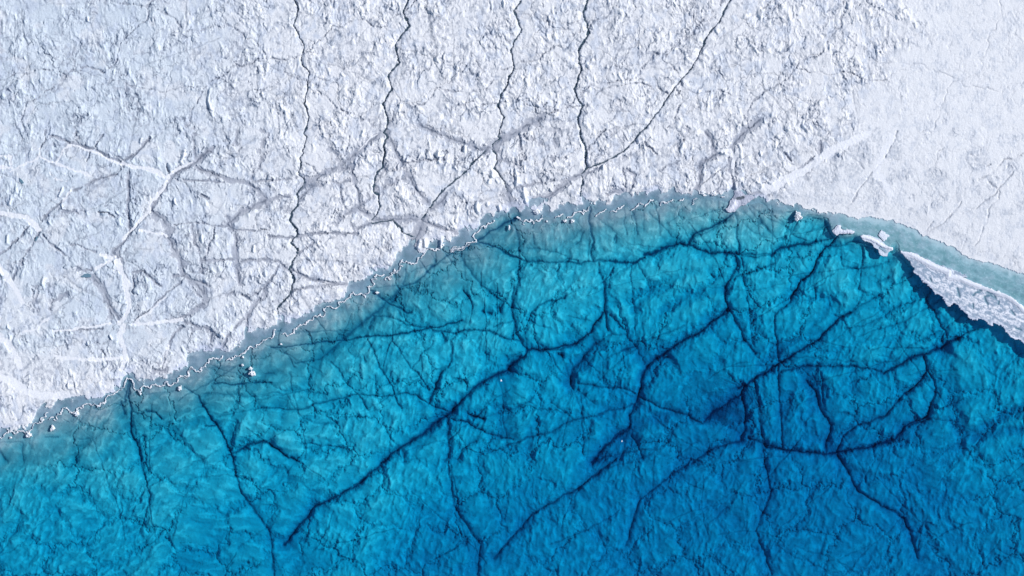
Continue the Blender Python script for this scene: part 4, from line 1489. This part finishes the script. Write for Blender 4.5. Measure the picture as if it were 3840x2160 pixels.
drifts = [pts('D3', t) for t in ('150,60 260,140 420,200', '430,120 560,160 640,220 760,240', '500,240 620,270 700,300 770,360',
                                 '320,30 400,90 450,60', '740,410 820,425', '900,430 980,440 1080,500 1140,530', '1120,430 1200,470 1300,560 1430,630',
                                 '1180,500 1250,580', '1230,340 1330,430 1400,370', '1500,600 1560,700 1700,780 1850,740 1900,690', '1600,640 1690,620',
                                 '1830,620 1880,630', '2040,770 2229,790', '1730,830 1850,900 2050,940', '1070,670 1130,700', '1180,640 1210,720',
                                 '1340,690 1390,690', '1270,750 1340,760', '1020,720 1060,760', '1380,800 1500,830', '1980,1090 2060,1100',
                                 '1960,1260 2100,1300', '920,570 1040,550', '1300,560 1420,570', '1040,260 1200,280', '780,100 860,180 920,190',
                                 '1900,760 2100,900 2200,930', '540,50 680,100', '1440,800 1520,830', '1850,1150 1930,1250 2000,1280')]
leads = [pts('D3', t) for t in ('830,220 850,300 880,400', '1160,380 1220,320 1300,300', '1400,400 1430,500 1470,560', '1450,310 1530,340 1640,370', '270,30 290,80',
                                '1420,400 1520,370 1600,420', '1160,560 1170,640', '1960,700 2030,780', '2060,1060 2160,1100', '1300,270 1330,280',
                                '1600,370 1640,440', '1700,500 1690,560')]


def shelf_z(x, y, sd):
    dr = dist_to(ridge, x, y)
    z = F(.28) + fbm(x / 1.1, y / .7, 311, 3, .6) * F(.06) + F(.32) * np.exp(-(dr / F(.8)) ** 2)
    for dl in drifts:
        z = z + F(.08) * np.exp(-(dist_to(dl, x + perlin(x / .9, y / .9, 4) * .3, y) / F(.4)) ** 2)
    for dl in leads:
        z = z - F(.20) * np.exp(-(dist_to(dl, x, y) / F(.35)) ** 2)
    z = z - ss(.25, 0, sd) * F(.12)
    return np.maximum(z, F(.03))


def shelf_c(x, y, sd):
    c = np.empty(x.shape + (3,), F)
    c[:] = (.33, .41, .52)
    n = fbm((x * .85 - y * .5) / 1.9, (y * .85 + x * .5) / .8, 313, 4, .6)
    c = mixc(c, (.74, .78, .86), ss(.12, .36, n) * F(.85))
    c = mixc(c, (.27, .38, .48), ss(.1, .7, -n) * F(.6))
    dr = dist_to(ridge, x, y)
    c = mixc(c, (.80, .82, .89), np.exp(-(dr / F(1.05)) ** 4))
    w = np.zeros(x.shape, F)
    for dl in drifts:
        w = np.maximum(w, np.exp(-(dist_to(dl, x + perlin(x / .9, y / .9, 4) * .3, y) / F(.62)) ** 4))
    w = w * ss(-.5, .1, fbm(x / .8, y / .8, 317, 3, .6))
    c = mixc(c, (.84, .86, .92), w * F(.9))
    k = np.zeros(x.shape, F)
    for dl in leads:
        k = np.maximum(k, np.exp(-(dist_to(dl, x, y) / F(.42)) ** 2))
    c = mixc(c, (.10, .22, .30), k * F(.95))
    c = mixc(c, (.66, .70, .82), ss(1.3, .2, sd) * F(.75) * ss(3, 6, dr))
    return c


shelf_o = floe('lake_ice_shelf', shelf_poly, .15, .45, shelf_z, shelf_c, .35,
     'large shelf of old lake ice with a long white snow ridge at far right', 'ice shelf')
bx_ = box_of(ridge, 1.2)
floe_part('snow_ridge', shelf_o, .15, (bx_[0], 206, bx_[2], bx_[3]),
          lambda x, y: (dist_to(ridge, x + fbm(x / 1.4, y / 1.4, 341, 3) * F(.3), y + fbm(x / 1.4, y / 1.4, 345, 3) * F(.3)) < F(1.05) + F(.35) * perlin(x / 3.5, y / 3.5, 347))
          & (poly_sdf(shelf_poly, x.astype(np.float64), y.astype(np.float64)) > .1),
          lambda x, y: shelf_z(x, y, F(1)) + F(.04), (.72, .75, .83))

f1 = pts('D2', '225,375 290,300 330,250 400,260 450,330 520,300 560,340 620,350 692,380 680,410 640,435 575,425 560,435 440,430 350,435 332,462 260,442')
pond1 = pts('D2', '440,300 500,320')
fl1 = floe('ice_floe', f1, .1, .18,
     lambda x, y, sd: F(.18) + F(.25) * ss(0, .8, sd) + fbm(x / .7, y / 1.2, 321, 3, .6) * F(.09) - F(.25) * np.exp(-(dist_to(pond1, x, y) / F(.7)) ** 2),
     lambda x, y, sd: mixc(np.ones(x.shape + (3,), F) * np.array((.68, .71, .81), F), (.3, .5, .56), np.exp(-(dist_to(pond1, x, y) / F(.7)) ** 4) * F(.8)),
     .4, 'small lilac-white ice floe with a round pool, at the head of the black fracture', 'ice floe', 'ice floes near the shelf')
floe_part('melt_pool', fl1, .08, box_of(pond1, 1), lambda x, y: dist_to(pond1, x, y) < F(.42) + F(.1) * perlin(x, y, 351),
          lambda x, y: x * 0 + F(.34), (.22, .42, .48))

f2 = pts('D2', '808,470 860,448 1000,455 1100,500 1200,530 1290,600 1340,670 1420,695 1492,722 1488,765 1420,800 1385,850 1365,900 1300,905 1225,860 1195,815 1185,755 1100,722 1085,670 1030,610 900,580 850,550')
band2 = pts('D2', '840,490 1000,530 1150,600 1280,690 1460,730')
hole2 = pts('D2', '1230,720 1300,770 1340,800')
fl2 = floe('ice_floe', f2, .1, .15,
     lambda x, y, sd: F(.2) + F(.3) * np.exp(-(dist_to(band2, x, y) / F(.6)) ** 2) + fbm(x / .8, y / .8, 325, 3, .6) * F(.06) - F(.15) * np.exp(-(dist_to(hole2, x, y) / F(.6)) ** 2),
     lambda x, y, sd: mixc(mixc(np.ones(x.shape + (3,), F) * np.array((.66, .72, .82), F), (.82, .84, .91), np.exp(-(dist_to(band2, x, y) / F(.75)) ** 4)),
                           (.30, .45, .56), np.exp(-(dist_to(hole2, x, y) / F(.75)) ** 3) * F(.8)),
     .4, 'long smooth white ice floe with a grey hollow, lying left of the big shelf', 'ice floe', 'ice floes near the shelf')
floe_part('snow_ridge', fl2, .1, box_of(band2, 1.2),
          lambda x, y: (dist_to(band2, x, y) < F(.55) + F(.22) * perlin(x / 1.2, y / 1.2, 353)) & (poly_sdf(f2, x.astype(np.float64), y.astype(np.float64)) > .15),
          lambda x, y: F(.30) + F(.32) * np.exp(-(dist_to(band2, x, y) / F(.6)) ** 2) + fbm(x / .8, y / .8, 325, 3, .6) * F(.06), (.74, .77, .85), .2)
floe_part('melt_hollow', fl2, .1, box_of(hole2, 1), lambda x, y: dist_to(hole2, x, y) < F(.42) + F(.2) * perlin(x / .8, y / .8, 355),
          lambda x, y: F(.22) + dist_to(hole2, x, y) * F(.10), (.30, .44, .55), .05)

f3 = pts('D2', '1190,450 1250,360 1330,400 1430,480 1370,530 1320,590 1250,550 1220,500')
floe('ice_floe', f3, .1, .25,
     lambda x, y, sd: F(.10) + F(.10) * ss(0, .6, sd) + fbm(x / .5, y / .5, 327, 3, .6) * F(.06),
     lambda x, y, sd: np.ones(x.shape + (3,), F) * np.array((.72, .77, .86), F),
     .2, 'small angular pale ice plate set in teal slush above the long floe', 'ice floe', 'ice floes near the shelf')

mound = pts('D4', '855,300 930,290 1020,330 1070,385 1200,400 1290,450 1200,520 1130,570 1100,605 985,625 930,680 860,745 780,768 700,745 665,700 700,670 740,620 760,560 790,500 830,440 860,380')
hole = pts('D4', '920,470 980,465 1040,445')
hole_b = pts('D4', '860,465 872,470')
arm = pts('D4', '850,570 780,650 720,710')


def mound_z(x, y, sd):
    return (F(.10) + F(.40) * ss(0, 1.6, sd) + F(.35) * np.exp(-(dist_to(arm, x, y) / F(.9)) ** 2) + fbm(x / .6, y / 1.2, 331, 3, .6) * F(.08)
            - F(.35) * np.exp(-(dist_to(hole, x, y) / F(.6)) ** 2))


def mound_c(x, y, sd):
    c = np.ones(x.shape + (3,), F) * np.array((.42, .45, .55), F)
    c = mixc(c, (.58, .60, .70), ss(-.2, .7, fbm(x / 2, y / 2, 333, 3)) * F(.7))
    c = mixc(c, (.76, .77, .86), np.exp(-(dist_to(arm, x, y) / F(1.6)) ** 4))
    c = mixc(c, (.12, .15, .19), np.exp(-(dist_to(hole, x, y) / F(.62)) ** 4) * F(.9))
    return mixc(c, (.2, .22, .27), np.exp(-(dist_to(hole_b, x, y) / F(.35)) ** 2) * F(.7))


md = floe('snow_mound', mound, .1, .2, mound_z, mound_c, .45,
     'dirty lilac-grey snow tongue with a dark hole, jutting into the lake from the top shore', 'snow mound')
floe_part('melt_hole', md, .08, box_of(hole, 1), lambda x, y: dist_to(hole, x, y) < F(.42) + F(.2) * perlin(x / .7, y / .7, 357),
          lambda x, y: mound_z(x, y, F(1.5)) + F(.04), (.10, .13, .17), .05)

# ------------------------------------------------------------------ meltwater pools on the left ice
POOLS = [('dark teal spindle-shaped meltwater pool on the left ice', 'A1', '680,1245 710,1222 740,1215 765,1228 768,1245 735,1250 700,1248'),
         ('small teal meltwater pool in a snow bank at the upper left', 'A1', '170,420 195,440 205,460 190,470 172,450'),
         ('narrow slanting teal pool beneath the left snow vein', 'A1', '295,945 310,912 325,908 312,935 302,948')]
for label, tile, text in POOLS:
    poly = pts(tile, text)
    xs, ys = [a for a, _ in poly], [b2 for _, b2 in poly]
    i0, i1 = np.searchsorted(AX, [min(xs) - 1, max(xs) + 1])
    j0, j1 = np.searchsorted(AY, [min(ys) - 1, max(ys) + 1])
    x, y = local_grid(min(xs) - 1, max(xs) + 1, min(ys) - 1, max(ys) + 1, .08)
    sd = poly_sdf(poly, (x + fbm(x, y, 3, 2) * .15).astype(np.float64), y.astype(np.float64))
    top = np.full(x.shape, float(Z[j0:j1, i0:i1].max()) + .01, F)
    col = np.empty(x.shape + (3,), F)
    col[:] = (.14, .25, .33)
    o = slab('meltwater_pool', (sd > 0)[:-1, :-1], x, y, top, top - F(.6), col, MAT_SLUSH)
    if o:
        tag(o, label, 'pool', 'structure')
